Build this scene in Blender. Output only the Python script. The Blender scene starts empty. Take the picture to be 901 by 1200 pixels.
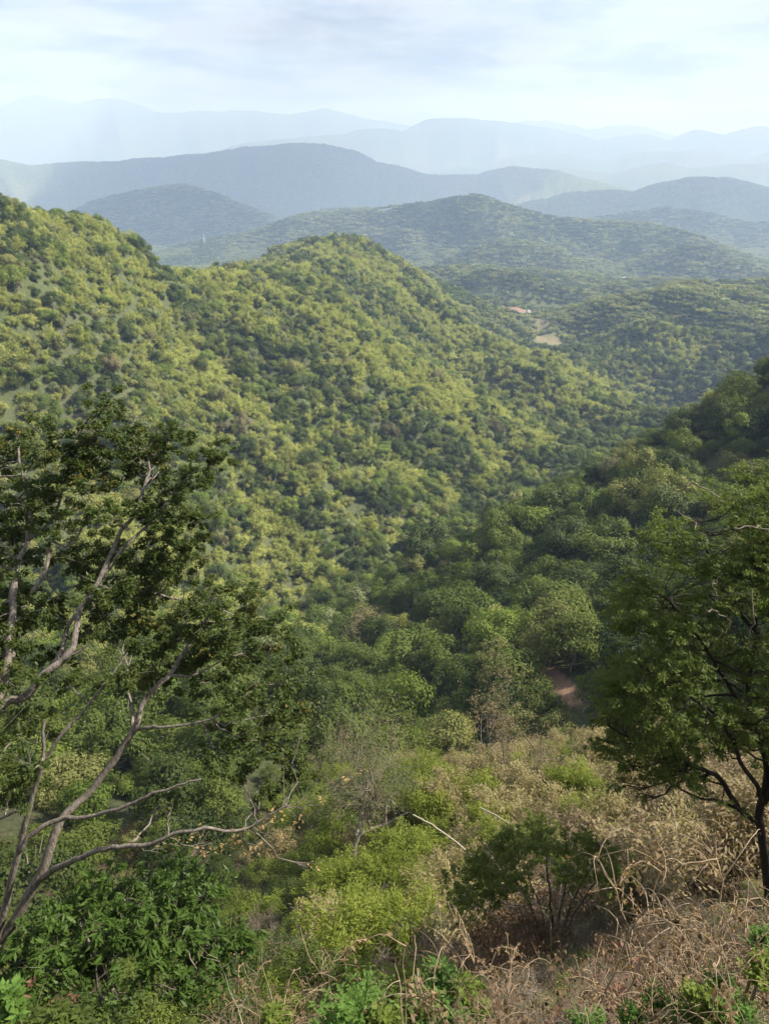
import bpy, math, random
import numpy as np
from mathutils import Vector
R = math.radians
sc = bpy.context.scene
COL = sc.collection

# ---------------------------------------------------------------- camera
PITCH = R(26.4); FPX = 867.0
cam = bpy.data.cameras.new('camera'); camo = bpy.data.objects.new('camera', cam); COL.objects.link(camo)
cam.sensor_fit = 'VERTICAL'; cam.sensor_height = 36.0; cam.lens = 36.0 * FPX / 1200.0
cam.clip_start = 0.1; cam.clip_end = 120000
camo.location = (0, 0, 0); camo.rotation_euler = (math.pi / 2 - PITCH, 0, 0)
sc.camera = camo
CP, SP = math.cos(PITCH), math.sin(PITCH)

def P(px, py, Y, h=0.0):
    """world point at forward distance Y that the photograph shows at (px, py); h is taken off its height"""
    u = (px - 450.5) / FPX; v = (600 - py) / FPX
    t = Y / (CP + v * SP)
    return (t * u, Y, t * (-SP + v * CP) - h)

def project(x, y, z):
    d = y * CP - z * SP
    v = (y * SP + z * CP) / d
    return 450.5 + FPX * x / d, 600 - FPX * v, d

# ---------------------------------------------------------------- sun, sky, exposure
SUN_EL, SUN_AZ = R(45), R(80)          # azimuth measured from +Y towards +X
SUN_DIR = Vector((math.sin(SUN_AZ) * math.cos(SUN_EL), math.cos(SUN_AZ) * math.cos(SUN_EL), math.sin(SUN_EL)))
sun = bpy.data.lights.new('sun', 'SUN'); suno = bpy.data.objects.new('sun', sun); COL.objects.link(suno)
sun.energy = 5.0; sun.angle = R(0.53); sun.color = (1.0, 0.95, 0.86)
suno.rotation_euler = (-SUN_DIR).to_track_quat('-Z', 'Y').to_euler()

w = bpy.data.worlds.new('World'); sc.world = w; w.use_nodes = True
nt = w.node_tree; nt.nodes.clear()
def N(t, typ, **k):
    n = t.nodes.new(typ)
    for a, b in k.items():
        if a.startswith('_'): setattr(n, a[1:], b)
        else: n.inputs[a.replace('__', ' ')].default_value = b
    return n
sky = N(nt, 'ShaderNodeTexSky', _sky_type='NISHITA', _sun_disc=False, _sun_elevation=SUN_EL, _sun_rotation=SUN_AZ,
        _altitude=900.0, _air_density=1.0, _dust_density=1.5, _ozone_density=1.0)
tc = N(nt, 'ShaderNodeTexCoord')
# clouds on a plane far overhead: direction / (z + small)
sep = N(nt, 'ShaderNodeSeparateXYZ'); nt.links.new(tc.outputs['Generated'], sep.inputs[0])
za = N(nt, 'ShaderNodeMath', _operation='ADD'); nt.links.new(sep.outputs['Z'], za.inputs[0]); za.inputs[1].default_value = 0.13
zm = N(nt, 'ShaderNodeMath', _operation='MAXIMUM'); nt.links.new(za.outputs[0], zm.inputs[0]); zm.inputs[1].default_value = 0.02
dv = N(nt, 'ShaderNodeVectorMath', _operation='DIVIDE'); nt.links.new(tc.outputs['Generated'], dv.inputs[0])
cmb = N(nt, 'ShaderNodeCombineXYZ')
for i in range(3): nt.links.new(zm.outputs[0], cmb.inputs[i])
nt.links.new(cmb.outputs[0], dv.inputs[1])
n1 = N(nt, 'ShaderNodeTexNoise', Scale=0.85, Detail=9.0, Roughness=0.58, Distortion=0.3); n1.noise_dimensions = '3D'
off = N(nt, 'ShaderNodeVectorMath', _operation='ADD'); off.inputs[1].default_value = (3.1, 7.3, 1.7)
nt.links.new(dv.outputs[0], off.inputs[0]); nt.links.new(off.outputs[0], n1.inputs['Vector'])
rmp = N(nt, 'ShaderNodeValToRGB'); rmp.color_ramp.elements[0].position = 0.40; rmp.color_ramp.elements[0].color = (0, 0, 0, 1)
rmp.color_ramp.elements[1].position = 0.60; rmp.color_ramp.elements[1].color = (1, 1, 1, 1)
nt.links.new(n1.outputs['Fac'], rmp.inputs[0])
n2 = N(nt, 'ShaderNodeTexNoise', Scale=1.9, Detail=10.0, Roughness=0.62, Distortion=0.1); nt.links.new(off.outputs[0], n2.inputs['Vector'])
crm = N(nt, 'ShaderNodeValToRGB'); crm.color_ramp.elements[0].position = 0.40; crm.color_ramp.elements[0].color = (1.3, 1.42, 1.75, 1)
crm.color_ramp.elements[1].position = 0.58; crm.color_ramp.elements[1].color = (2.6, 2.6, 2.75, 1)
nt.links.new(n2.outputs['Fac'], crm.inputs[0])
mx = N(nt, 'ShaderNodeMixRGB'); 
veil = N(nt, 'ShaderNodeMath', _operation='MULTIPLY_ADD'); veil.inputs[1].default_value = 0.25; veil.inputs[2].default_value = 0.75
nt.links.new(rmp.outputs[0], veil.inputs[0]); nt.links.new(veil.outputs[0], mx.inputs[0])
nt.links.new(sky.outputs[0], mx.inputs[1]); nt.links.new(crm.outputs[0], mx.inputs[2])
bg = N(nt, 'ShaderNodeBackground', Strength=0.10); nt.links.new(mx.outputs[0], bg.inputs[0])
wo = N(nt, 'ShaderNodeOutputWorld'); nt.links.new(bg.outputs[0], wo.inputs[0])

sc.view_settings.view_transform = 'Standard'; sc.view_settings.look = 'None'
sc.view_settings.exposure = 1.55; sc.view_settings.gamma = 1.0
cy = sc.cycles
cy.max_bounces = 5; cy.diffuse_bounces = 2; cy.glossy_bounces = 1; cy.transmission_bounces = 3
cy.transparent_max_bounces = 6; cy.volume_bounces = 1; cy.use_denoising = True
cy.sample_clamp_indirect = 4.0

# ---------------------------------------------------------------- helpers
RNG = np.random.default_rng(11)
def rnd(a, b, n=None): return RNG.uniform(a, b, n)

def mk_mesh(name, verts, quads=None, tris=None, smooth=False, uv=None):
    me = bpy.data.meshes.new(name)
    verts = np.asarray(verts, np.float32)
    parts = []; totals = []
    if quads is not None and len(quads): parts.append(np.asarray(quads, np.int32).ravel()); totals.append(np.full(len(quads), 4, np.int32))
    if tris is not None and len(tris): parts.append(np.asarray(tris, np.int32).ravel()); totals.append(np.full(len(tris), 3, np.int32))
    loops = np.concatenate(parts); tot = np.concatenate(totals)
    start = np.concatenate([[0], np.cumsum(tot)[:-1]]).astype(np.int32)
    me.vertices.add(len(verts)); me.vertices.foreach_set('co', verts.ravel())
    me.loops.add(len(loops)); me.loops.foreach_set('vertex_index', loops)
    me.polygons.add(len(tot)); me.polygons.foreach_set('loop_start', start)
    if smooth: me.polygons.foreach_set('use_smooth', np.ones(len(tot), bool))
    me.update(calc_edges=True)
    return me

def link(name, me, mat=None, parent=None, loc=None, label=None, cat=None, group=None, kind=None):
    o = bpy.data.objects.new(name, me); COL.objects.link(o)
    if mat is not None and me is not None:
        if len(me.materials) == 0: me.materials.append(mat)
        elif me.materials[0] != mat:
            o.material_slots[0].link = 'OBJECT'; o.material_slots[0].material = mat
    if parent is not None: o.parent = parent
    if loc is not None: o.location = loc
    if label: o['label'] = label
    if cat: o['category'] = cat
    if group: o['group'] = group
    if kind: o['kind'] = kind
    return o

def nrm(a): return a / (np.linalg.norm(a, axis=-1, keepdims=True) + 1e-9)

# ---- value-gradient noise in numpy
_PERM = np.random.default_rng(5).permutation(512).astype(np.int64)
def _hash(ix, iy, s):
    return _PERM[(_PERM[(ix + s * 31) & 511] + iy) & 511] / 511.0
def vnoise(x, y, s=0):
    ix = np.floor(x).astype(np.int64); iy = np.floor(y).astype(np.int64)
    fx = x - ix; fy = y - iy
    fx = fx * fx * fx * (fx * (fx * 6 - 15) + 10); fy = fy * fy * fy * (fy * (fy * 6 - 15) + 10)
    a = _hash(ix, iy, s); b = _hash(ix + 1, iy, s); c = _hash(ix, iy + 1, s); d = _hash(ix + 1, iy + 1, s)
    return (a + (b - a) * fx) * (1 - fy) + (c + (d - c) * fx) * fy
def fbm(x, y, octv=4, s=0, g=0.5):
    t = 0; a = 1; n = 0
    for k in range(octv):
        t = t + a * vnoise(x * 2 ** k + 17.3 * k, y * 2 ** k - 9.1 * k, s + k); n += a; a *= g
    return t / n
def sstep(a, b, x):
    t = np.clip((x - a) / (b - a), 0, 1); return t * t * (3 - 2 * t)

# ---------------------------------------------------------------- terrain height
CT = []
def W(x, y, z): CT.append((x, y, z))
def G(px, py, Y, h=0.0): CT.append(P(px, py, Y, h))
# viewpoint and the near slope
for a in range(0, 360, 30):
    x, y = math.sin(R(a)), math.cos(R(a))
    W(1.2 * x, 1.2 * y - .3, -1.75)
for a in (100, 130, 180, 230, 260):
    x, y = math.sin(R(a)), math.cos(R(a))
    for r, z in ((4, -1.6), (15, 1.5), (60, 18), (200, 60), (700, 100), (2500, 0), (10000, -350)): W(r * x, r * y, z)
for p in ((0, 3, -6.8), (-3, 3, -7.2), (3, 3, -6.4), (0, 10, -19), (2, 22, -34.5), (6, 35, -46), (5, 50, -57), (3, 64, -68),
          (-2, 92, -98), (-8, 9, -17), (-6, 10, -18.5), (-12, 20, -36), (-20, 40, -63), (-30, 4, -18), (-60, 20, -50), (8, 8, -14),
          (8, 14, -20.5), (11, 14, -19.5), (20, 14, -15), (40, 20, -14), (25, 35, -38), (60, 60, -40), (120, 100, -50), (300, 250, -45),
          (14, 24, -31), (80, 30, -10), (250, 90, 5), (0, 6, -12.5), (6, 5, -9.5), (-6, 5, -12)): W(*p)
for p in ((150, 950, 85, 7), (50, 850, 120, 7), (250, 850, 120, 7), (320, 950, 85, 6), (330, 800, 170, 7), (150, 780, 200, 7),
          (350, 760, 235, 8), (-100, 850, 110, 7), (850, 900, 42, 4), (740, 900, 50, 4), (650, 890, 58, 4), (560, 905, 64, 4),
          (700, 850, 88, 6), (640, 792, 140, 1), (850, 800, 90, 8), (960, 700, 110, 6), (800, 650, 205, 8), (700, 700, 190, 8),
          (600, 700, 225, 8), (500, 725, 235, 8), (420, 790, 195, 8), (500, 810, 160, 8), (580, 860, 118, 8), (450, 860, 140, 8),
          (1000, 560, 220, 8),
          (900, 432, 380, 9), (800, 492, 355, 9), (740, 530, 340, 9), (680, 562, 330, 9), (580, 612, 312, 9), (500, 652, 300, 9),
          (400, 738, 265, 9), (1000, 370, 360, 8), (1150, 330, 300, 8)): G(*p)
def behind(px, py, Y, f=1.18, d=26):
    x, y, z = P(px, py, Y); CT.append((x * f, y * f, z * f - d))
for p in ((900, 432, 380), (800, 492, 355), (680, 562, 330), (580, 612, 312), (500, 652, 300)): behind(*p)
for p in ((0, 207, 560, 8), (-90, 190, 540, 8), (100, 243, 620, 8), (160, 270, 665, 10), (200, 292, 700, 16), (255, 308, 760, 14), (300, 300, 860, 10), (340, 290, 1120, 8), (380, 285, 1280, 10),
          (420, 289, 1280, 10), (460, 306, 1220, 8), (520, 341, 1130, 8), (580, 386, 1010, 8), (640, 408, 930, 8), (720, 442, 900, 8), (765, 474, 860, 8),
          (0, 350, 450, 8), (0, 500, 390, 8), (0, 650, 335, 8), (100, 400, 470, 8), (100, 550, 390, 8), (200, 450, 475, 8),
          (200, 600, 375, 8), (200, 700, 310, 8), (300, 400, 590, 8), (300, 550, 430, 8), (300, 680, 350, 8), (400, 450, 560, 8),
          (400, 600, 425, 8), (400, 350, 800, 8), (430, 650, 390, 8), (500, 450, 660, 8), (500, 560, 500, 8), (600, 470, 730, 8),
          (600, 560, 560, 8), (680, 520, 640, 8), (700, 480, 770, 8), (560, 425, 860, 8), (480, 385, 860, 8),
          (340, 722, 335, 8), (50, 720, 290, 8), (-200, 150, 500, 8), (-200, 500, 330, 8), (-300, 800, 160, 8),
          (200, 350, 600, 8), (300, 330, 760, 8)): G(*p)
for p in ((0, 207, 560), (100, 243, 620), (200, 292, 700), (255, 312, 780), (380, 281, 1240), (450, 299, 1220), (520, 341, 1130), (580, 386, 1010), (765, 474, 860)): behind(*p, 1.2, 30)
for p in ((760, 430, 1090, 8), (850, 470, 930, 8), (655, 405, 1330, 0), (620, 356, 1740, 0), (630, 325, 2200, 0), (780, 337, 1430, 8), (840, 336, 1440, 8), (905, 340, 1380, 8),
          (700, 352, 1520, 8), (830, 385, 1230, 8), (901, 440, 1010, 8), (740, 400, 1180, 8), (1000, 330, 1300, 8),
          (570, 322, 2000, 8), (500, 335, 1900, 8), (715, 336, 2400, 0)): G(*p)
for p in ((285, 325, 1150), (235, 345, 1120), (160, 320, 1000), (260, 345, 1500), (80, 290, 900), (180, 330, 1500)): G(*p)
for a in (-75, -50, -35, -20, -8, 4, 16, 28, 45, 70):
    for r in (3100, 9000, 30000): W(r * math.sin(R(a)), r * math.cos(R(a)), -475)
for a in (-75, -50, -35): W(1500 * math.sin(R(a)), 1500 * math.cos(R(a)), -240)
for a in (50, 75): W(1500 * math.sin(R(a)), 1500 * math.cos(R(a)), -150)

CT = np.array(CT, float)
def emb(x, y):
    r = np.sqrt(x * x + y * y) + 1e-3
    return np.stack([1.15 * x / r, 1.15 * y / r, 0.8 * np.log(np.maximum(r, .8))], -1)
_ce = emb(CT[:, 0], CT[:, 1]); _cr = np.sqrt(CT[:, 0] ** 2 + CT[:, 1] ** 2); _cv = CT[:, 2] / np.maximum(_cr, .8)
def _ker(d2): return np.sqrt(d2 + 0.03 ** 2)
_D = ((_ce[:, None] - _ce[None]) ** 2).sum(-1)
_A = _ker(_D); _n = len(CT)
_M = np.zeros((_n + 4, _n + 4)); _M[:_n, :_n] = _A + np.eye(_n) * -2e-3
_M[:_n, _n] = 1; _M[:_n, _n + 1:] = _ce; _M[_n, :_n] = 1; _M[_n + 1:, :_n] = _ce.T
_wt = np.linalg.solve(_M, np.concatenate([_cv, np.zeros(4)]))
def base_h(x, y):
    sh = x.shape; x = x.ravel(); y = y.ravel(); out = np.empty(len(x))
    for i in range(0, len(x), 20000):
        e = emb(x[i:i + 20000], y[i:i + 20000])
        d2 = np.maximum((e ** 2).sum(-1)[:, None] + (_ce ** 2).sum(-1)[None] - 2 * e @ _ce.T, 0)
        v = _ker(d2) @ _wt[:_n] + _wt[_n] + e @ _wt[_n + 1:]
        out[i:i + 20000] = v * np.maximum(np.hypot(x[i:i + 20000], y[i:i + 20000]), .8)
    return out.reshape(sh)

# far mountain ranges: crest (px, py, distance) seen from the viewpoint, half width, spur size
RIDGES = [
 ('hill', [(505, 338, 1980), (535, 325, 1980), (570, 317, 1960), (620, 322, 1950), (665, 338, 1930)], 170, 12),
 ('hill', [(450, 335, 2850), (490, 322, 2900), (560, 290, 2900), (600, 282, 2880), (650, 292, 2850), (690, 312, 2800), (720, 332, 2750)], 300, 18),
 ('hill', [(735, 315, 2950), (770, 298, 2900), (810, 287, 2850), (850, 298, 2800), (900, 322, 2700), (960, 345, 2600)], 330, 20),
 ('hill', [(290, 275, 3700), (350, 252, 3700), (420, 247, 3700), (500, 238, 3600), (540, 231, 3550), (560, 229, 3500), (600, 243, 3480), (650, 256, 3450), (700, 260, 3400), (760, 262, 3350), (800, 272, 3300), (850, 290, 3200), (900, 312, 3100), (960, 340, 3000)], 420, 30),
 ('hill', [(640, 262, 4900), (700, 255, 4850), (780, 243, 4800), (830, 250, 4750), (880, 262, 4700), (940, 255, 4700), (1050, 260, 4700)], 560, 30),
 ('hill', [(60, 262, 5200), (110, 236, 5200), (160, 224, 5250), (215, 216, 5300), (250, 226, 5200), (290, 243, 5100), (330, 258, 5000), (380, 246, 5000), (430, 244, 4900), (500, 262, 4800)], 800, 45),
 ('hill', [(600, 240, 6400), (680, 222, 6500), (740, 222, 6500), (800, 207, 6500), (850, 206, 6500), (900, 219, 6400), (960, 215, 6400), (1100, 230, 6400)], 800, 60),
 ('hill', [(-300, 190, 8200), (-100, 183, 8400), (0, 187, 8500), (60, 190, 8500), (120, 189, 8600), (180, 184, 8600), (240, 179, 8600), (290, 171, 8700), (340, 167, 8700), (380, 168, 8700), (420, 177, 8700), (455, 191, 8600), (500, 202, 8500), (560, 203, 8400), (600, 193, 8300), (640, 196, 8200), (680, 207, 8000), (740, 222, 7800), (800, 240, 7600)], 1700, 90),
 ('hill', [(600, 205, 11000), (660, 196, 11000), (720, 200, 11000), (780, 190, 11000), (840, 195, 11000), (900, 186, 11000), (1000, 190, 11000)], 1600, 100),
 ('hill', [(560, 190, 13200), (640, 178, 13200), (720, 182, 13200), (800, 172, 13200), (860, 178, 13200), (960, 170, 13200)], 1500, 100),
 ('hill', [(300, 166, 15000), (400, 156, 15000), (450, 146, 15200), (500, 139, 15500), (540, 138, 15500), (580, 141, 15500), (640, 149, 15300), (700, 153, 15300), (740, 156, 15300), (790, 154, 15400), (840, 149, 15500), (900, 147, 15500), (1000, 146, 15500), (1200, 155, 15000)], 2400, 160),
 ('hill', [(560, 150, 20000), (600, 143, 20000), (640, 139, 20000), (670, 141, 20000), (720, 144, 20000), (760, 149, 20000), (800, 156, 20000), (1000, 150, 20000)], 2500, 160),
 ('hill', [(-400, 125, 20500), (-100, 118, 20500), (0, 112, 20500), (80, 111, 20500), (140, 116, 20500), (200, 126, 20500), (260, 131, 20500), (300, 125, 20500), (340, 128, 20500), (380, 123, 20500), (420, 134, 20500), (460, 142, 20500), (520, 152, 20500)], 2800, 200),
]
_RG = []
for nm, pts, wd, sp in RIDGES:
    q = np.array([P(a, b, Y) for a, b, Y in pts]); th = np.arctan2(q[:, 0], q[:, 1]); rr = np.hypot(q[:, 0], q[:, 1])
    _RG.append((th, rr, q[:, 2], wd, sp))
FLOOR = -475.0
def height(x, y):
    x = np.asarray(x, float); y = np.asarray(y, float)
    r = np.hypot(x, y); th = np.arctan2(x, y)
    h = base_h(x, y)
    # gullies and spurs on the wooded slopes
    u = x * 0.58 + y * 0.82; v = -x * 0.82 + y * 0.57
    amp = sstep(230, 420, r) * (1 - sstep(2400, 4000, r))
    g = np.abs(fbm(u / 150 + 3, v / 430, 3, 3) * 2 - 1)
    h = h + amp * (5 - 55 * g) * sstep(0.0, 1.0, 1.2 - np.abs(th + .1))
    h = h + (fbm(x / 26, y / 26, 3, 9) - .5) * 7 * sstep(40, 200, r) + (fbm(x / 5, y / 5, 3, 12) - .5) * 1.6 * sstep(4, 40, r)
    h = h - 260 * sstep(3600, 6500, r) + 190 * sstep(3000, 5500, r) * (fbm(x / 1500, y / 1500, 5, 95) - .35)
    h = h + sstep(1050, 1500, r) * (1 - sstep(3000, 4000, r)) * (1 - np.abs(fbm(x / 420 + 2.2, y / 420, 4, 33) * 2 - 1) - .72) * 110
    for i, (t_, r_, z_, wd, sp) in enumerate(_RG):
        FLOOR = -475.0 - 260 * sstep(3600, 6500, r)
        rc = np.interp(th, t_, r_); zc = np.interp(th, t_, z_)
        side = np.maximum(np.maximum(t_[0] - th, th - t_[-1]), 0)
        zc = FLOOR + (zc - FLOOR) * np.exp(-(side / .10) ** 2)
        s = rc / 5000.0
        n = fbm(x / (700 * s) + i * 7, y / (700 * s), 5, 20 + i, .5)
        wob = (fbm(th * 14 + i, r * 0 + i, 3, 40 + i) - .5) * wd * .5
        d = (r - rc) / wd + (n - .5) * .55 * np.abs((r - rc) / wd) ** .5 * np.sign(rc - r)
        prof = np.where(d < 0, 1 - (1 - np.exp(-(-d) ** 1.35 * 1.9)), np.exp(-(d) ** 1.35 * 2.4))
        rg = 1 - np.abs(fbm(x / (420 * s) + 5 * i, y / (420 * s), 4, 60 + i) * 2 - 1)
        away = 1 - np.exp(-((r - rc) / (wd * .35)) ** 2)
        z2 = FLOOR + (zc - FLOOR) * prof - away * prof * (1 - rg) * (zc - FLOOR) * .95 - (1 - prof) * 0
        z2 = z2 + (fbm(th * 260, r * 0, 3, 80 + i) - .5) * sp * .16
        k = 14.0 * s
        m = np.maximum(h, z2)
        h = np.where(r > 1600, m + k * np.exp(-np.abs(h - z2) / k) * .4 * sstep(1650, 2200, r) * np.clip((z2 - FLOOR) / 60, 0, 1), h)
    return h

# ---------------------------------------------------------------- materials
def newmat(name):
    m = bpy.data.materials.new(name); m.use_nodes = True; t = m.node_tree; t.nodes.clear()
    o = t.nodes.new('ShaderNodeOutputMaterial'); return m, t, o
def leaf_mat(name, c1, c2, trans=0.3, rough=0.55, sat=0.0, patch=60.0, tint=None, tamt=0.0):
    """two-tone leaf colour, varied from place to place and from tree to tree"""
    m, t, o = newmat(name)
    geo = N(t, 'ShaderNodeNewGeometry')
    n = N(t, 'ShaderNodeTexNoise', Scale=1.0 / patch, Detail=4.0, Roughness=0.6); t.links.new(geo.outputs['Position'], n.inputs['Vector'])
    n2 = N(t, 'ShaderNodeTexNoise', Scale=2.3, Detail=2.0); t.links.new(geo.outputs['Position'], n2.inputs['Vector'])
    oi = N(t, 'ShaderNodeObjectInfo')
    a = N(t, 'ShaderNodeMath', _operation='MULTIPLY_ADD'); t.links.new(oi.outputs['Random'], a.inputs[0]); a.inputs[1].default_value = 0.7
    b = N(t, 'ShaderNodeMath', _operation='MULTIPLY_ADD'); t.links.new(n.outputs['Fac'], b.inputs[0]); b.inputs[1].default_value = 1.2; b.inputs[2].default_value = -0.75
    t.links.new(b.outputs[0], a.inputs[2])
    c = N(t, 'ShaderNodeMath', _operation='MULTIPLY_ADD', _use_clamp=True); t.links.new(n2.outputs['Fac'], c.inputs[0]); c.inputs[1].default_value = 0.8
    t.links.new(a.outputs[0], c.inputs[2])
    mx = N(t, 'ShaderNodeMixRGB', Color1=(*c1, 1), Color2=(*c2, 1)); t.links.new(c.outputs[0], mx.inputs[0])
    out = mx
    if tint:
        n3 = N(t, 'ShaderNodeTexNoise', Scale=1.1, Detail=3.0); t.links.new(geo.outputs['Position'], n3.inputs['Vector'])
        r = N(t, 'ShaderNodeMapRange', _clamp=True); r.inputs[1].default_value = .62 - .3 * tamt; r.inputs[2].default_value = .72 - .3 * tamt; t.links.new(n3.outputs['Fac'], r.inputs[0])
        m2 = N(t, 'ShaderNodeMixRGB', Color2=(*tint, 1)); t.links.new(r.outputs[0], m2.inputs[0]); t.links.new(mx.outputs[0], m2.inputs[1]); out = m2
    p = N(t, 'ShaderNodeBsdfPrincipled', Roughness=rough); p.inputs['Specular IOR Level'].default_value = 0.14
    tr = N(t, 'ShaderNodeBsdfTranslucent'); ms = N(t, 'ShaderNodeMixShader'); ms.inputs[0].default_value = trans
    gm = N(t, 'ShaderNodeMixRGB', _blend_type='MULTIPLY', Color2=(1.25, 1.3, .7, 1)); gm.inputs[0].default_value = 1
    t.links.new(out.outputs[0], p.inputs['Base Color']); t.links.new(out.outputs[0], gm.inputs[1]); t.links.new(gm.outputs[0], tr.inputs['Color'])
    t.links.new(p.outputs[0], ms.inputs[1]); t.links.new(tr.outputs[0], ms.inputs[2]); t.links.new(ms.outputs[0], o.inputs[0])
    return m
def bark_mat(name, c1, c2, scale=9.0, bump=0.6):
    m, t, o = newmat(name)
    geo = N(t, 'ShaderNodeNewGeometry')
    mp = N(t, 'ShaderNodeMapping'); mp.inputs['Scale'].default_value = (1, 1, .3); t.links.new(geo.outputs['Position'], mp.inputs[0])
    n = N(t, 'ShaderNodeTexNoise', Scale=scale, Detail=6.0, Roughness=.65); t.links.new(mp.outputs[0], n.inputs['Vector'])
    mr = N(t, 'ShaderNodeMapRange'); mr.inputs[1].default_value = .32; mr.inputs[2].default_value = .68; t.links.new(n.outputs['Fac'], mr.inputs[0])
    mx = N(t, 'ShaderNodeMixRGB', Color1=(*c1, 1), Color2=(*c2, 1)); t.links.new(mr.outputs[0], mx.inputs[0])
    p = N(t, 'ShaderNodeBsdfPrincipled', Roughness=.85); t.links.new(mx.outputs[0], p.inputs['Base Color']); p.inputs['Specular IOR Level'].default_value = .2
    b = N(t, 'ShaderNodeBump', Strength=bump, Distance=.03); t.links.new(n.outputs['Fac'], b.inputs['Height']); t.links.new(b.outputs[0], p.inputs['Normal'])
    t.links.new(p.outputs[0], o.inputs[0]); return m

MAT = {
 'dark':  leaf_mat('leaves_dark_green', (.038, .06, .018), (.078, .105, .026), .3),
 'mid':   leaf_mat('leaves_mid_green', (.07, .105, .022), (.14, .175, .036), .3),
 'olive': leaf_mat('leaves_olive', (.135, .15, .042), (.25, .255, .085), .3),
 'bright': leaf_mat('leaves_bright_green', (.10, .15, .025), (.19, .24, .045), .35),
 'pale':  leaf_mat('leaves_pale_grey_green', (.125, .15, .07), (.215, .245, .105), .3),
 'brown': leaf_mat('leaves_dry_brown', (.10, .09, .045), (.19, .165, .085), .25),
 'bamboo': leaf_mat('bamboo_leaves', (.20, .225, .055), (.37, .385, .12), .42, patch=40),
 'lime': leaf_mat('yellow_green_bamboo_leaves', (.15, .19, .03), (.28, .32, .06), .42, patch=12),
 'deep': leaf_mat('hero_leaves_deep_green', (.036, .058, .016), (.085, .115, .03), .3, .45, tint=(.12, .12, .03), tamt=.05),
 'bark': bark_mat('grey_bark', (.10, .082, .066), (.36, .31, .26), 16, 1.0),
 'darkbark': bark_mat('dark_bark', (.025, .02, .017), (.07, .055, .045)),
 'deadwood': bark_mat('dead_wood', (.17, .14, .10), (.34, .29, .225)),
 'twigs': bark_mat('dry_twigs', (.11, .08, .052), (.25, .19, .125), 3),
}

# ---------------------------------------------------------------- terrain mesh
def theta_grid():
    a = np.concatenate([np.arange(-36, 36.001, .16), np.arange(36.6, 62, .7), np.arange(64, 180, 4), [180 + 0.0]])
    b = -np.concatenate([np.arange(36.6, 62, .7), np.arange(64, 180, 4)])[::-1]
    return R(1) * np.concatenate([b, a])
TH = theta_grid()
RR = [0.25]
while RR[-1] < 27000:
    r = RR[-1]; RR.append(r * (1.06 if r < 10 else 1.03 if r < 60 else 1.022 if r < 2600 else 1.016 if r < 9000 else 1.03))
RR = np.array(RR)
TT, RG_ = np.meshgrid(TH, RR)
GX, GY = RG_ * np.sin(TT), RG_ * np.cos(TT)
GZ = height(GX, GY)
# soil patches: x = bare red-brown earth, y = tan field, z = dry grass
def ell(px, py, Y, rx, ry, x, y, s=0, rot=0.0):
    c = P(px, py, Y); dx = x - c[0]; dy = y - c[1]
    a = dx * math.cos(rot) + dy * math.sin(rot); b = -dx * math.sin(rot) + dy * math.cos(rot)
    return (a / rx) ** 2 + (b / ry) ** 2 + (fbm(x / (rx * .7), y / (ry * .7), 3, s) - .5) * 1.3
def soil_masks(x, y):
    red = np.minimum(ell(615, 358, 1730, 50, 85, x, y, 1), 9)
    tan = np.minimum(np.minimum(ell(654, 405, 1330, 42, 75, x, y, 2), ell(632, 388, 1480, 16, 60, x, y, 3)), ell(824, 322, 2890, 40, 140, x, y, 7, .5))
    trk = np.minimum(np.minimum(ell(641, 790, 140, 3.2, 16, x, y, 4, .15), ell(676, 868, 80, 2.2, 6, x, y, 5)), ell(866, 860, 75, 3, 9, x, y, 6))
    return 1 - sstep(.7, 1.2, red), 1 - sstep(.7, 1.2, tan), 1 - sstep(.7, 1.2, trk)
def clearing(x, y): 
    a, b, c = soil_masks(x, y); return np.maximum(np.maximum(a, b), c)

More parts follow.
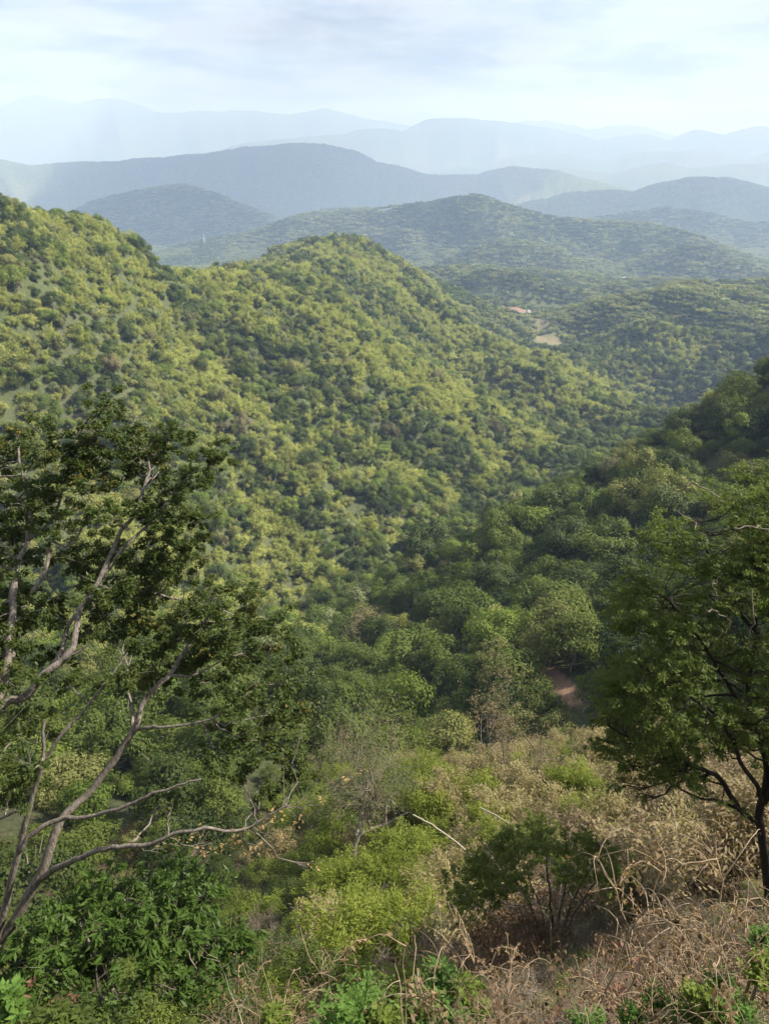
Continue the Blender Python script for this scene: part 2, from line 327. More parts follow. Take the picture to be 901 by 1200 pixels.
def terrain_mat(name, far):
    m, t, o = newmat(name)
    geo = N(t, 'ShaderNodeNewGeometry')
    sc1, sc2 = (1 / 900., 1 / 35.) if far else (1 / 40., 1 / 1.2)
    a = N(t, 'ShaderNodeTexNoise', Scale=sc1, Detail=6.0, Roughness=.6); t.links.new(geo.outputs['Position'], a.inputs['Vector'])
    b = N(t, 'ShaderNodeTexNoise', Scale=sc2, Detail=4.0, Roughness=.65); t.links.new(geo.outputs['Position'], b.inputs['Vector'])
    mr = N(t, 'ShaderNodeMapRange'); mr.inputs[1].default_value = .35; mr.inputs[2].default_value = .65; t.links.new(a.outputs['Fac'], mr.inputs[0])
    mr2 = N(t, 'ShaderNodeMapRange'); mr2.inputs[1].default_value = .36; mr2.inputs[2].default_value = .64; t.links.new(b.outputs['Fac'], mr2.inputs[0])
    c = [(.035, .06, .022), (.09, .12, .04), (.05, .06, .03), (.14, .13, .06)] if far else [(.04, .055, .02), (.07, .085, .033), (.035, .045, .02), (.085, .085, .042)]
    m1 = N(t, 'ShaderNodeMixRGB', Color1=(*c[0], 1), Color2=(*c[1], 1)); m2 = N(t, 'ShaderNodeMixRGB', Color1=(*c[2], 1), Color2=(*c[3], 1))
    for q in (m1, m2): t.links.new(mr2.outputs[0], q.inputs[0])
    m3 = N(t, 'ShaderNodeMixRGB'); t.links.new(mr.outputs[0], m3.inputs[0]); t.links.new(m1.outputs[0], m3.inputs[1]); t.links.new(m2.outputs[0], m3.inputs[2])
    last = m3.outputs[0]
    for nm, col in (('soil_red', (.18, .11, .08)), ('soil_tan', (.13, .115, .065)), ('soil_track', (.24, .155, .105))):
        at = N(t, 'ShaderNodeAttribute', _attribute_name=nm); q = N(t, 'ShaderNodeMixRGB', Color2=(*col, 1))
        t.links.new(at.outputs['Fac'], q.inputs[0]); t.links.new(last, q.inputs[1]); last = q.outputs[0]
    p = N(t, 'ShaderNodeBsdfPrincipled', Roughness=.9); p.inputs['Specular IOR Level'].default_value = .15
    t.links.new(last, p.inputs['Base Color'])
    bp = N(t, 'ShaderNodeBump', Strength=.8, Distance=14.0 if far else .25); t.links.new(b.outputs['Fac'], bp.inputs['Height']); t.links.new(bp.outputs[0], p.inputs['Normal'])
    t.links.new(p.outputs[0], o.inputs[0]); return m
isp = int(np.searchsorted(RR, 2600))
def grid_obj(name, i0, i1, mat):
    x, y, z = GX[i0:i1], GY[i0:i1], GZ[i0:i1]; nr, nt_ = x.shape
    idx = np.arange(nr * nt_).reshape(nr, nt_)
    q = np.stack([idx[:-1, :-1], idx[:-1, 1:], idx[1:, 1:], idx[1:, :-1]], -1)[..., ::-1].reshape(-1, 4)
    q = q[:, ::1]
    me = mk_mesh(name, np.stack([x, y, z], -1).reshape(-1, 3), q, smooth=True)
    for nm, v in zip(('soil_red', 'soil_tan', 'soil_track'), soil_masks(x, y)):
        at = me.attributes.new(nm, 'FLOAT', 'POINT'); at.data.foreach_set('value', v.astype(np.float32).ravel())
    return link(name, me, mat, kind='structure')
ground = grid_obj('ground', 0, isp + 1, terrain_mat('hillside_soil', False))
hills = grid_obj('hills', isp, len(RR), terrain_mat('far_forest', True))

# ---------------------------------------------------------------- haze: one closed box of even, thin, pale air
HT = 1120.0
zb = float(GZ.min()) - 60
vb = [(sx * 27800, sy * 27800, z) for z in (zb, HT) for sx, sy in ((-1, -1), (1, -1), (1, 1), (-1, 1))]
hz = mk_mesh('haze', vb, [(3, 2, 1, 0), (4, 5, 6, 7), (0, 1, 5, 4), (1, 2, 6, 5), (2, 3, 7, 6), (3, 0, 4, 7)])
hm, t, o = newmat('haze_air'); pv = N(t, 'ShaderNodeVolumePrincipled')
pv.inputs['Color'].default_value = (.325, .44, .665, 1); pv.inputs['Absorption Color'].default_value = (.5, .5, .5, 1)
pv.inputs['Density'].default_value = 1.6e-4; pv.inputs['Anisotropy'].default_value = 0.05
t.links.new(pv.outputs[0], o.inputs['Volume'])
if not globals().get('NOHAZE'): hzo = link('haze', hz, hm, kind='stuff')

# ---------------------------------------------------------------- cloud: even vapour in lumpy closed bodies high above (wholly above the haze)
def ico(sub=2):
    import bmesh
    b = bmesh.new(); bmesh.ops.create_icosphere(b, subdivisions=sub, radius=1); v = np.array([x.co[:] for x in b.verts]); f = np.array([[y.index for y in x.verts] for x in b.faces]); b.free(); return v, f
IV, IF = ico(3)
cm_, t, o = newmat('cloud_vapour'); cv = N(t, 'ShaderNodeVolumePrincipled'); cv.inputs['Color'].default_value = (1, 1, 1, 1); cv.inputs['Density'].default_value = .0036; t.links.new(cv.outputs[0], o.inputs['Volume'])
def cloud(gx, gy, gz, rx, ry, th, seed, label, rot=0.0, zc=1500.0):
    """a flat-based cloud whose shade falls centred on the ground point (gx, gy, gz)"""
    k = (zc - gz) / SUN_DIR.z; c = np.array([gx + SUN_DIR.x * k, gy + SUN_DIR.y * k, zc])
    d = IV; n = fbm(d[:, 0] * 2.2 + seed + d[:, 2], d[:, 1] * 2.2 - d[:, 2], 4, seed); rr = 1 + (n - .5) * .75
    v = d * rr[:, None] * np.array([rx, ry, th]); v[:, 2] = np.where(v[:, 2] < 0, v[:, 2] * .35, v[:, 2])
    cr, sr = math.cos(rot), math.sin(rot); v = np.stack([v[:, 0] * cr - v[:, 1] * sr, v[:, 0] * sr + v[:, 1] * cr, v[:, 2]], -1)
    return link('cloud', mk_mesh('cloud', v, tris=IF, smooth=True), cm_, loc=tuple(map(float, c)), label=label, cat='cloud', group='clouds overhead')
cloud(0, 45, -90, 430, 235, 85, 3, 'broad unseen cloud overhead, placed to shade the viewpoint and the right-hand slope')  # out of view; thickness and position set to darken the foreground
cloud(260, 330, -120, 230, 110, 62, 5, 'small cloud beside the broad one, shading the right ridge crest')
cloud(-900, 8300, -300, 2600, 1500, 420, 8, 'very large distant cloud shading the far blue range', zc=3000.0)
cloud(2300, 6500, -300, 1300, 900, 260, 12, 'far unseen cloud added to shade the hazy hills on the right', zc=2600.0)  # added out of view to take the sun off the right-hand hills
cloud(-1500, 5200, -300, 1400, 800, 330, 9, 'large cloud shading the rounded blue hill on the left', zc=2400.0)

# ---------------------------------------------------------------- plant building blocks
def leaf_quads(pos, nor, size, aspect=2.0, fold=.12, rng=RNG, along=None):
    """one folded rhombus per leaf or leaf spray; returns verts, quads"""
    n = len(pos); nor = nrm(nor)
    size = np.broadcast_to(size, (n,))[:, None]
    a = rng.normal(size=(n, 3)) if along is None else along
    t = nrm(a - (a * nor).sum(-1, keepdims=True) * nor); b = np.cross(nor, t)
    L = size * .5; Wd = L / aspect
    v = np.stack([pos - t * L, pos + b * Wd - t * L * .15 + nor * Wd * fold * 2, pos + t * L, pos - b * Wd - t * L * .15 + nor * Wd * fold * 2], 1).reshape(-1, 3)
    return v, np.arange(4 * n).reshape(n, 4)
def join(parts):
    vs, qs, k = [], [], 0
    for v, q in parts:
        vs.append(v); qs.append(np.asarray(q) + k); k += len(v)
    return np.concatenate(vs), np.concatenate(qs)
def tubes(lines, sides=5):
    """tapered tubes along polylines [(points, radii)]"""
    parts = []
    ang = np.arange(sides) * 2 * math.pi / sides; ca, sa = np.cos(ang), np.sin(ang)
    for pts, rad in lines:
        pts = np.asarray(pts, float); rad = np.asarray(rad, float); n = len(pts)
        d = nrm(np.gradient(pts, axis=0)); ref = np.array([.31, .17, .93]) if abs(d[0, 2]) < .9 else np.array([.95, .2, .1])
        s = nrm(np.cross(d, ref)); u = np.cross(s, d)
        ring = pts[:, None] + rad[:, None, None] * (ca[None, :, None] * s[:, None] + sa[None, :, None] * u[:, None])
        i = np.arange(n - 1)[:, None] * sides; j = np.arange(sides)[None]; j2 = (j + 1) % sides
        q = np.stack([i + j, i + j2, i + sides + j2, i + sides + j], -1).reshape(-1, 4)
        parts.append((ring.reshape(-1, 3), q))
    return join(parts)
def grow(p, d, L, r, lev, out, tips, rng, up=.25, spread=.7, kids=(3, 4), seg=5, wob=.18, shrink=.62, tipr=.35):
    pts = [np.array(p, float)]; d = np.array(d, float); d /= np.linalg.norm(d)
    for k in range(seg):
        d = d + rng.normal(size=3) * wob + np.array([0, 0, up * .25]); d /= np.linalg.norm(d)
        pts.append(pts[-1] + d * L / seg)
    rad = np.linspace(r, r * tipr, seg + 1); pts = np.array(pts); out.append((pts, rad))
    if lev <= 0:
        tips.append((pts[-1], d.copy())); tips.append((pts[-2], d.copy())); return
    for k in range(rng.integers(kids[0], kids[1] + 1)):
        f = rng.uniform(.35, 1.0) if k else 1.0
        i = min(int(f * seg), seg); a = rng.normal(size=3); a -= a.dot(d) * d; a /= np.linalg.norm(a)
        nd = d * (1 - spread * .5) + a * spread * rng.uniform(.5, 1.1)
        grow(pts[i], nd, L * shrink * rng.uniform(.75, 1.2), max(rad[i] * .72, .003), lev - 1, out, tips, rng, up, spread, kids, max(seg - 1, 3), wob, shrink, tipr)

def crown_mesh(seed, nl=18, nleaf=1500, R0=1.0, H=.8, ls=.11, lump=(.26, .42), flat=.8, top=.1, droopy=0.0, asp=1.7):
    """crown of unit radius: leaves spread over and inside many uneven lumps"""
    rng = np.random.default_rng(seed)
    a = rng.uniform(0, 2 * math.pi, nl); zz = rng.uniform(-.35, 1, nl); rr = np.sqrt(np.maximum(1 - zz ** 2, .05)) * rng.uniform(.45, .78, nl)
    c = np.stack([np.cos(a) * rr, np.sin(a) * rr, zz * H * rng.uniform(.55, .8, nl) + top], -1) * R0
    lr = rng.uniform(*lump, nl) * R0
    w = lr ** 2; k = rng.choice(nl, nleaf, p=w / w.sum())
    d = nrm(rng.normal(size=(nleaf, 3)) + np.array([0, 0, .45])); rad = lr[k] * rng.beta(5, 1.3, nleaf) * 1.12
    rad *= 1 + .25 * np.sin(d[:, 0] * 7 + k) * np.cos(d[:, 1] * 6 + 2 * k)
    p = c[k] + d * rad[:, None] * np.array([1, 1, flat])
    nor = d + nrm(c[k]) * .4 + rng.normal(size=(nleaf, 3)) * .38 + np.array([0, 0, .2])
    al = None
    if droopy: al = d * .5 + np.array([0, 0, -droopy]) + rng.normal(size=(nleaf, 3)) * .35
    v, q = leaf_quads(p, nor, ls * rng.uniform(.6, 1.4, nleaf), asp, rng=rng, along=al)
    return mk_mesh('crown', v, q)
def trunk_mesh(seed, h=1.0, r=.05, n=6, lean=.1):
    """trunk running from -h (ground) up into the crown at the origin, with limbs"""
    rng = np.random.default_rng(seed); out = []
    b = np.array([rng.normal() * lean, rng.normal() * lean, -h]); t = np.array([0, 0, .35])
    s = np.linspace(0, 1, 6)[:, None]; pts = b + (t - b) * s + rng.normal(size=(6, 3)) * .025
    out.append((pts, np.linspace(r, r * .4, 6)))
    for k in range(n):
        i = rng.integers(2, 5); a = rng.uniform(0, 6.28); e = pts[i] + np.array([math.cos(a) * .6, math.sin(a) * .6, .45 + rng.uniform(0, .2)])
        m = (pts[i] + e) / 2 + np.array([0, 0, -.06])
        out.append((np.array([pts[i], m, e]), np.array([r * .5, r * .33, r * .12])))
    v, q = tubes(out, 5); return mk_mesh('trunk', v, q, smooth=True)
def plume_mesh(seed, culms=16, nleaf=1500, ls=.16):
    """bamboo: arching plumes of narrow leaves over a fountain of culms; unit radius"""
    rng = np.random.default_rng(seed); P_, D_ = [], []
    for c in range(culms):
        a = rng.uniform(0, 6.28); out = rng.uniform(.25, 1.0); hh = rng.uniform(.9, 1.55) * (1.15 - out * .35)
        n = nleaf // culms; s = rng.beta(2.2, 1.1, n) 
        x = out * s ** 2.0; z = hh * (s * 1.15 - .42 * out * s ** 3.2) - .9
        wdt = .16 * np.sin(np.clip(s, 0, 1) * 2.9) + .02
        off = rng.normal(size=(n, 3)) * wdt[:, None] * .75
        p = np.stack([np.cos(a) * x, np.sin(a) * x, z], -1) + off
        dr = np.stack([np.cos(a) * s, np.sin(a) * s, -.35 - s * .5], -1) + rng.normal(size=(n, 3)) * .45
        P_.append(p); D_.append(dr)
    p = np.concatenate(P_); dr = np.concatenate(D_)
    nor = rng.normal(size=p.shape) * .7 + np.array([0, 0, .9]) + p * .5
    v, q = leaf_quads(p, nor, ls * rng.uniform(.6, 1.4, len(p)), 3.6, rng=rng, along=dr)
    return mk_mesh('foliage', v, q)
def culm_mesh(seed, n=9):
    rng = np.random.default_rng(seed); out = []
    for c in range(n):
        a = rng.uniform(0, 6.28); o_ = rng.uniform(.2, .8); hh = rng.uniform(.9, 1.3); s = np.linspace(0, 1, 6)
        x = .1 + o_ * s ** 2; z = hh * (s * 1.15 - .3 * o_ * s ** 3) - 1.1
        out.append((np.stack([np.cos(a) * x, np.sin(a) * x, z], -1), np.linspace(.016, .005, 6)))
    v, q = tubes(out, 4); return mk_mesh('culms', v, q)
def bare_mesh(seed, lev=4, L=.75, r=.035, kids=(3, 4), h=.9, spread=.75, sides=3):
    rng = np.random.default_rng(seed); out, tips = [], []
    grow((0, 0, -h), (rng.normal() * .1, rng.normal() * .1, 1), L, r, lev, out, tips, rng, .3, spread, kids, 5, .16, .66)
    v, q = tubes(out, sides); return mk_mesh('branches', v, q), tips
def patch_mesh(seed, n=9, nleaf=300, size=1.0):
    """a stand of several crowns, for woods kilometres away"""
    rng = np.random.default_rng(seed); parts = []
    for i in range(n):
        c = np.array([rng.uniform(-1, 1), rng.uniform(-1, 1), rng.uniform(-.06, .12)]) * size; m = nleaf // n
        d = nrm(rng.normal(size=(m, 3)) + np.array([0, 0, .8])); R_ = rng.uniform(.3, .5)
        p = c + d * R_ * np.array([1, 1, .8]) * rng.uniform(.75, 1.05, (m, 1))
        parts.append(leaf_quads(p, d + rng.normal(size=(m, 3)) * .3, .24, 1.3, rng=rng))
    v, q = join(parts); return mk_mesh('stand', v, q)

# ---------------------------------------------------------------- scatter positions
def horizon_table(extra):
    s = (GZ + extra * (RG_ > 60)) / RG_
    return np.maximum.accumulate(s, 0)
HZ = horizon_table(3.0)
def hidden(x, y, ztop):
    th = np.arctan2(x, y); r = np.hypot(x, y)
    j = np.clip(np.searchsorted(TH, th), 1, len(TH) - 1); i = np.clip(np.searchsorted(RR, r * .97) - 1, 0, len(RR) - 1)
    return ztop / r < np.minimum(HZ[i, j], HZ[i, j - 1])
def scatter(r0, r1, s, half=R(37), jit=.62, seed=1):
    rng = np.random.default_rng(seed)
    ys = np.arange(0, r1, s); xs = np.arange(-r1 * math.sin(half), r1 * math.sin(half), s)
    X, Y = np.meshgrid(xs, ys); X = X.ravel(); Y = Y.ravel()
    k = (np.hypot(X, Y) > r0) & (np.hypot(X, Y) < r1) & (np.abs(np.arctan2(X, Y)) < half); X, Y = X[k], Y[k]
    X = X + rng.uniform(-jit, jit, len(X)) * s; Y = Y + rng.uniform(-jit, jit, len(Y)) * s
    return X, Y, rng

# ---------------------------------------------------------------- woods: prototypes
SH = {}   # shape -> (crown mesh, trunk mesh)
def shp(k, cm, tm): SH[k] = (cm, tm)
shp('round', crown_mesh(1, 24, 5200, ls=.075, lump=(.2, .4)), trunk_mesh(1, 1.0))
shp('domed', crown_mesh(2, 30, 5600, H=.65, lump=(.17, .34), ls=.072), trunk_mesh(2, .95))
shp('broad', crown_mesh(3, 18, 4800, H=.55, lump=(.24, .44), ls=.078, flat=.6), trunk_mesh(3, .85))
shp('loose', crown_mesh(4, 30, 3400, H=.95, lump=(.13, .28), ls=.07), trunk_mesh(4, 1.1, .045, 9))
shp('tall', crown_mesh(5, 22, 4200, H=1.35, lump=(.2, .36), ls=.08), trunk_mesh(5, 1.4))
shp('lumpy', crown_mesh(6, 16, 4800, H=.9, lump=(.24, .48), ls=.08), trunk_mesh(6, 1.0))
shp('plume', plume_mesh(7, 17, 3000, .12), culm_mesh(7))
shp('plumeb', plume_mesh(8, 22, 3200, .115), culm_mesh(8))
_bm, _ = bare_mesh(9, 4); shp('bare', _bm, None)
PATCH = [patch_mesh(20), patch_mesh(21, 12, 360)]

def gn_scatter(name, xyz, rot, scl, protos, mat, label, kind='stuff'):
    me = bpy.data.meshes.new(name); me.vertices.add(len(xyz)); me.vertices.foreach_set('co', np.asarray(xyz, np.float32).ravel())
    a = me.attributes.new('turn', 'FLOAT_VECTOR', 'POINT'); a.data.foreach_set('vector', np.asarray(rot, np.float32).ravel())
    a = me.attributes.new('size', 'FLOAT_VECTOR', 'POINT'); a.data.foreach_set('vector', np.asarray(scl, np.float32).ravel())
    o = link(name, me, None, label=label, kind=kind)
    ng = bpy.data.node_groups.new(name, 'GeometryNodeTree')
    ng.interface.new_socket('Geometry', in_out='INPUT', socket_type='NodeSocketGeometry'); ng.interface.new_socket('Geometry', in_out='OUTPUT', socket_type='NodeSocketGeometry')
    gi = ng.nodes.new('NodeGroupInput'); go = ng.nodes.new('NodeGroupOutput')
    jn = ng.nodes.new('GeometryNodeJoinGeometry')
    for ob, mt in protos:
        oi = ng.nodes.new('GeometryNodeObjectInfo'); oi.transform_space = 'ORIGINAL'; oi.inputs['Object'].default_value = ob
        sm = ng.nodes.new('GeometryNodeSetMaterial'); sm.inputs['Material'].default_value = mt
        ng.links.new(oi.outputs['Geometry'], sm.inputs[0]); ng.links.new(sm.outputs[0], jn.inputs[0])
    ip = ng.nodes.new('GeometryNodeInstanceOnPoints')
    ng.links.new(gi.outputs[0], ip.inputs['Points']); ng.links.new(jn.outputs[0], ip.inputs['Instance'])
    for nm, sk in (('turn', 'Rotation'), ('size', 'Scale')):
        na = ng.nodes.new('GeometryNodeInputNamedAttribute'); na.data_type = 'FLOAT_VECTOR'; na.inputs['Name'].default_value = nm
        ng.links.new(na.outputs['Attribute'], ip.inputs[sk])
    ng.links.new(ip.outputs[0], go.inputs[0])
    m = o.modifiers.new('woods', 'NODES'); m.node_group = ng
    return o

# ---- positions in three belts
X1, Y1, r1 = scatter(66, 1350, 5.9, R(44), seed=3)
Z1 = height(X1, Y1); rad = np.hypot(X1, Y1)
v1 = -X1 * .82 + Y1 * .57; u1 = X1 * .58 + Y1 * .82
left = sstep(225, 255, v1)
size1 = (2.3 + 7.0 * r1.beta(1.15, 2.3, len(X1))) * (1 + .42 * (1 - left) * sstep(100, 150, rad) * (1 - sstep(300, 420, rad)))
# the open spur in front of the viewpoint carries bushes and bamboo planted one by one further down
spur = (rad < 112) & (X1 > -13 - (rad - 60) * .2) & (np.arctan2(X1, Y1) < R(27))
keep = ~hidden(X1, Y1, Z1 + size1 * 2.2) & ~spur & (clearing(X1, Y1) < .5)
# two dense bits of the crest keep close trees off the bare ground strips seen between crowns
keep &= (r1.uniform(0, 1, len(X1)) > .18 * (1 - left) + .2 * (1 - left) * (rad < 330))
X1, Y1, Z1, rad, left, size1, u1, v1 = [a[keep] for a in (X1, Y1, Z1, rad, left, size1, u1, v1)]
bm = fbm(u1 / 34, v1 / 130, 3, 50); dk = fbm(u1 / 60, v1 / 90, 3, 55)
q = r1.uniform(0, 1, len(X1))
n1_ = len(X1)
shape = r1.choice(['round', 'domed', 'broad', 'loose', 'tall', 'lumpy'], n1_, p=[.2, .17, .16, .2, .13, .14])
tint = np.where(left > .5, r1.choice(['dark', 'mid', 'olive', 'pale', 'bright', 'brown'], n1_, p=[.15, .22, .27, .12, .22, .02]),
                r1.choice(['dark', 'mid', 'olive', 'pale', 'bright', 'brown'], n1_, p=[.24, .40, .20, .03, .12, .01]))
tint = np.where((dk > .58) & (tint == 'olive'), 'dark', tint); tint = np.where((dk > .6) & (tint == 'bright'), 'mid', tint)
lo = (left > .5) & (bm < .46); tint = np.where(lo & np.isin(tint, ['olive', 'bright', 'pale']) & (q < .7), np.where(q < .35, 'mid', 'dark'), tint)
hi = (left > .5) & (bm > .5) & (tint == 'dark') & (q < .8); tint = np.where(hi, 'bright', tint)
isb = ((left > .5) & (bm > .535) & (q < .85)) | ((left > .5) & (q < .17)) | ((left < .5) & (rad > 150) & (q < .035) & (bm > .5))
isbare = (~isb) & (r1.uniform(0, 1, n1_) < .018)
shape = np.where(isb, np.where(r1.uniform(0, 1, n1_) < .5, 'plume', 'plumeb'), np.where(isbare, 'bare', shape))
tint = np.where(isb, 'bamboo', np.where(isbare, 'twigs', tint))
size1 = np.where(isb, size1 * 1.15, size1); fea = (left > .5) & ~isb & ~isbare & (r1.uniform(0, 1, n1_) < .34); shape = np.where(fea, np.where(q > .5, 'plume', 'plumeb'), shape)
rotz = r1.uniform(0, 6.28, n1_); zs = r1.uniform(.75, 1.35, n1_); tlt = r1.normal(0, .13, (n1_, 2)); asym = r1.uniform(.8, 1.25, n1_)
hc = {'round': 1.0, 'domed': .95, 'broad': .85, 'loose': 1.0, 'tall': 1.1, 'lumpy': .95, 'plume': .95, 'plumeb': .95, 'bare': .85}
zc1 = Z1 + np.array([hc[s] for s in shape]) * size1 * .72
PX, PY, D1 = project(X1, Y1, zc1)
inview = (PX > -20) & (PX < 921) & (PY > 0) & (PY < 1225)
hid2 = hidden(X1, Y1, zc1)
istree = ~isb & ~isbare & (shape != 'plume') & (shape != 'plumeb')
scr = np.where(inview & istree & ~hid2, size1 / D1, 0)
order = np.argsort(-scr)[:290]; single = np.zeros(n1_, bool); single[order[scr[order] > 0]] = True

MARKS = [('the bare earth track', 641, 795), ('the grey leafless tree', 608, 850), ('the pale dry tree', 480, 865), ('the right ridge crest', 850, 455),
         ('the right-hand dark trunk', 893, 960), ('the tall left tree', 210, 640), ('the yellow-green bamboo', 420, 985), ('the valley bottom', 620, 575),
         ('the left lower bank', 170, 870), ('the notch below the spur', 400, 740)]
DIRS = ['right', 'upper right', 'top', 'upper left', 'left', 'lower left', 'bottom', 'lower right']
WHERE = {'right': 'right of', 'upper right': 'up and right of', 'top': 'straight above', 'upper left': 'up and left of', 'left': 'left of', 'lower left': 'down and left of', 'bottom': 'straight below', 'lower right': 'down and right of'}
ORD = ['nearest', 'second', 'third', 'fourth', 'fifth', 'sixth', 'seventh', 'eighth', 'ninth', 'tenth', 'eleventh', 'twelfth', 'thirteenth', 'fourteenth', 'fifteenth', 'sixteenth', 'seventeenth', 'eighteenth', 'nineteenth', 'twentieth']
TW = {'dark': 'dark green', 'mid': 'mid green', 'olive': 'olive green', 'pale': 'pale grey-green', 'bright': 'bright green', 'brown': 'dry brownish', 'bamboo': 'yellow-green', 'twigs': 'leafless grey'}
SW = {'round': 'round-crowned tree', 'domed': 'domed tree', 'broad': 'broad flat-topped tree', 'loose': 'loose airy tree', 'tall': 'tall narrow tree', 'lumpy': 'lumpy-crowned tree'}
def place_labels(px, py, keys, words):
    """labels such as «olive green domed tree, third up and left of the bare earth track»"""
    cells = {}
    for i in range(len(px)):
        m = min(range(len(MARKS)), key=lambda k: (px[i] - MARKS[k][1]) ** 2 + (py[i] - MARKS[k][2]) ** 2)
        dx, dy = px[i] - MARKS[m][1], MARKS[m][2] - py[i]; s = int(round(math.atan2(dy, dx) / (math.pi / 4))) % 8
        cells.setdefault((keys[i], m, s), []).append((dx * dx + dy * dy, i))
    lab = [None] * len(px)
    for (k, m, s), L in cells.items():
        L.sort()
        for j, (_, i) in enumerate(L):
            o_ = ORD[min(j, 19)]; o_ = 'the one' if len(L) == 1 else o_ + ' one'
            lab[i] = f"{words[i]}, {o_} {WHERE[DIRS[s]]} {MARKS[m][0]}"
    return lab
ids = np.nonzero(single)[0]
labs = place_labels(PX[ids], PY[ids], [(tint[i], shape[i]) for i in ids], [TW[tint[i]] + ' ' + SW[shape[i]] for i in ids])
SRC = {}
for k, i in enumerate(ids):
    s = size1[i]; e = link('forest_tree', None, loc=(X1[i], Y1[i], float(Z1[i]) - .2), label=labs[k], cat='tree', group='forest trees on the near slopes')
    e.rotation_euler = (0, 0, rotz[i]); off = zc1[i] - Z1[i] + .2
    cm, tm = SH[shape[i]]
    c = link('crown', cm, MAT[tint[i]], e, (0, 0, off)); c.scale = (s * asym[i], s / asym[i], s * zs[i]); c.rotation_euler = (tlt[i, 0], tlt[i, 1], 0)
    t_ = link('trunk', tm, MAT['bark'], e, (0, 0, off)); t_.scale = (s, s, s)
    SRC.setdefault(shape[i], (c, t_))
def src_obj(mesh, nm):
    return bpy.data.objects.new(nm, mesh)
for s in SH:
    if s not in SRC or True:
        cm, tm = SH[s]; SRC[s] = (src_obj(cm, 'crown_source'), src_obj(tm, 'trunk_source') if tm else None)
rest = ~single
for s in SH:
    for tn in set(tint[rest & (shape == s)]):
        k = rest & (shape == s) & (tint == tn)
        if not k.any(): continue
        xyz = np.stack([X1[k], Y1[k], zc1[k]], -1); rot = np.stack([tlt[k, 0], tlt[k, 1], rotz[k]], -1)
        scl = np.stack([size1[k] * asym[k], size1[k] / asym[k], size1[k] * zs[k]], -1)
        pr = [(SRC[s][0], MAT[tn])]
        if SRC[s][1] is not None: pr.append((SRC[s][1], MAT['bark']))
        nm, lb = ('bamboo_thicket', 'yellow-green bamboo plumes growing in bands down the left hillside') if tn == 'bamboo' else ('bare_wood', 'leafless grey trees scattered through the forest') if tn == 'twigs' else ('forest', f'{TW[tn]} tree crowns of the dense forest on the valley slopes')
        gn_scatter(nm, xyz, rot, scl, pr, None, lb)

def belt(r0, r1_, s, rs, seed, nm, probs, use_shapes):
    X, Y, g = scatter(r0, r1_, s, R(36), seed=seed); Z = height(X, Y); S = g.uniform(rs[0], rs[1], len(X))
    k = ~hidden(X, Y, Z + S * 1.6) & (clearing(X, Y) < .45); X, Y, Z, S = X[k], Y[k], Z[k], S[k]
    nz = fbm(X / 160, Y / 160, 3, 71) + g.uniform(-.25, .25, len(X)); names = list(probs); cum = np.quantile(nz, np.cumsum(list(probs.values())))
    ti = np.searchsorted(cum[:-1], nz); si = g.integers(0, len(use_shapes), len(X)); rz = g.uniform(0, 6.28, len(X))
    for a, tn in enumerate(names):
        for b, so in enumerate(use_shapes):
            m = (ti == a) & (si == b)
            if not m.any(): continue
            xyz = np.stack([X[m], Y[m], Z[m] + S[m] * .35], -1); z0 = np.zeros(m.sum())
            gn_scatter(nm, xyz, np.stack([z0, z0, rz[m]], -1), np.stack([S[m], S[m], S[m] * .9], -1), [(so, MAT[tn])], None, f'{TW[tn]} woods covering the distant valley and hills')
    return len(X)
po = [bpy.data.objects.new('stand_source', m) for m in PATCH]
MID = dict(dark=.26, mid=.30, bamboo=.06, olive=.26, pale=.12)
nb = belt(1350, 2650, 9.0, (5.5, 8.5), 6, 'distant_woods', MID, po)
nc = belt(2650, 6200, 17.0, (9.5, 15), 7, 'far_woods', dict(dark=.24, mid=.30, olive=.28, pale=.18), po)
print('TREES', n1_, int(single.sum()), nb, nc)

# ---------------------------------------------------------------- near plants
def hit(px, py):
    """ground point seen at a pixel"""
    u = (px - 450.5) / FPX; v = (600 - py) / FPX
    t = np.geomspace(1.2, 1500, 900); x, y, z = t * u, t * (CP + v * SP), t * (-SP + v * CP)
    g = height(x, y); i = int(np.argmax(z < g)); return np.array([x[i], y[i], g[i]])
MAT.update({
 'tan': leaf_mat('dry_bamboo_leaves', (.22, .18, .085), (.39, .33, .17), .35, patch=25),
 'pinktan': leaf_mat('withered_bamboo_leaves', (.19, .14, .085), (.34, .27, .16), .3, patch=25),
 'rust': leaf_mat('rust_brown_leaves', (.13, .065, .045), (.25, .135, .09), .25, patch=25),
 'umber': leaf_mat('umber_dry_leaves', (.10, .065, .04), (.21, .14, .085), .25, patch=25),
 'fresh': leaf_mat('fresh_green_leaves', (.07, .14, .03), (.14, .24, .05), .35, patch=10),
 'lush': leaf_mat('lush_bush_leaves', (.025, .055, .012), (.09, .15, .03), .3, .42, patch=4),
 'straw': bark_mat('straw_stalks', (.23, .165, .105), (.46, .35, .23), 20, .2),
 'curl': leaf_mat('curled_dead_leaves', (.16, .10, .06), (.34, .235, .14), .3, patch=5),
 'seed': bark_mat('seed_heads', (.025, .018, .014), (.09, .06, .045), 60),
 'pods': leaf_mat('peach_dry_leaves', (.38, .26, .12), (.60, .42, .20), .4, patch=5),
 'cane': bark_mat('bleached_cane', (.34, .29, .21), (.54, .48, .37), 12, .1),
 'culm': bark_mat('bamboo_culms', (.12, .12, .06), (.26, .23, .13), 6, .1),
})
def fine_plume(seed, culms=26, nleaf=5200, ls=.085): return plume_mesh(seed, culms, nleaf, ls)
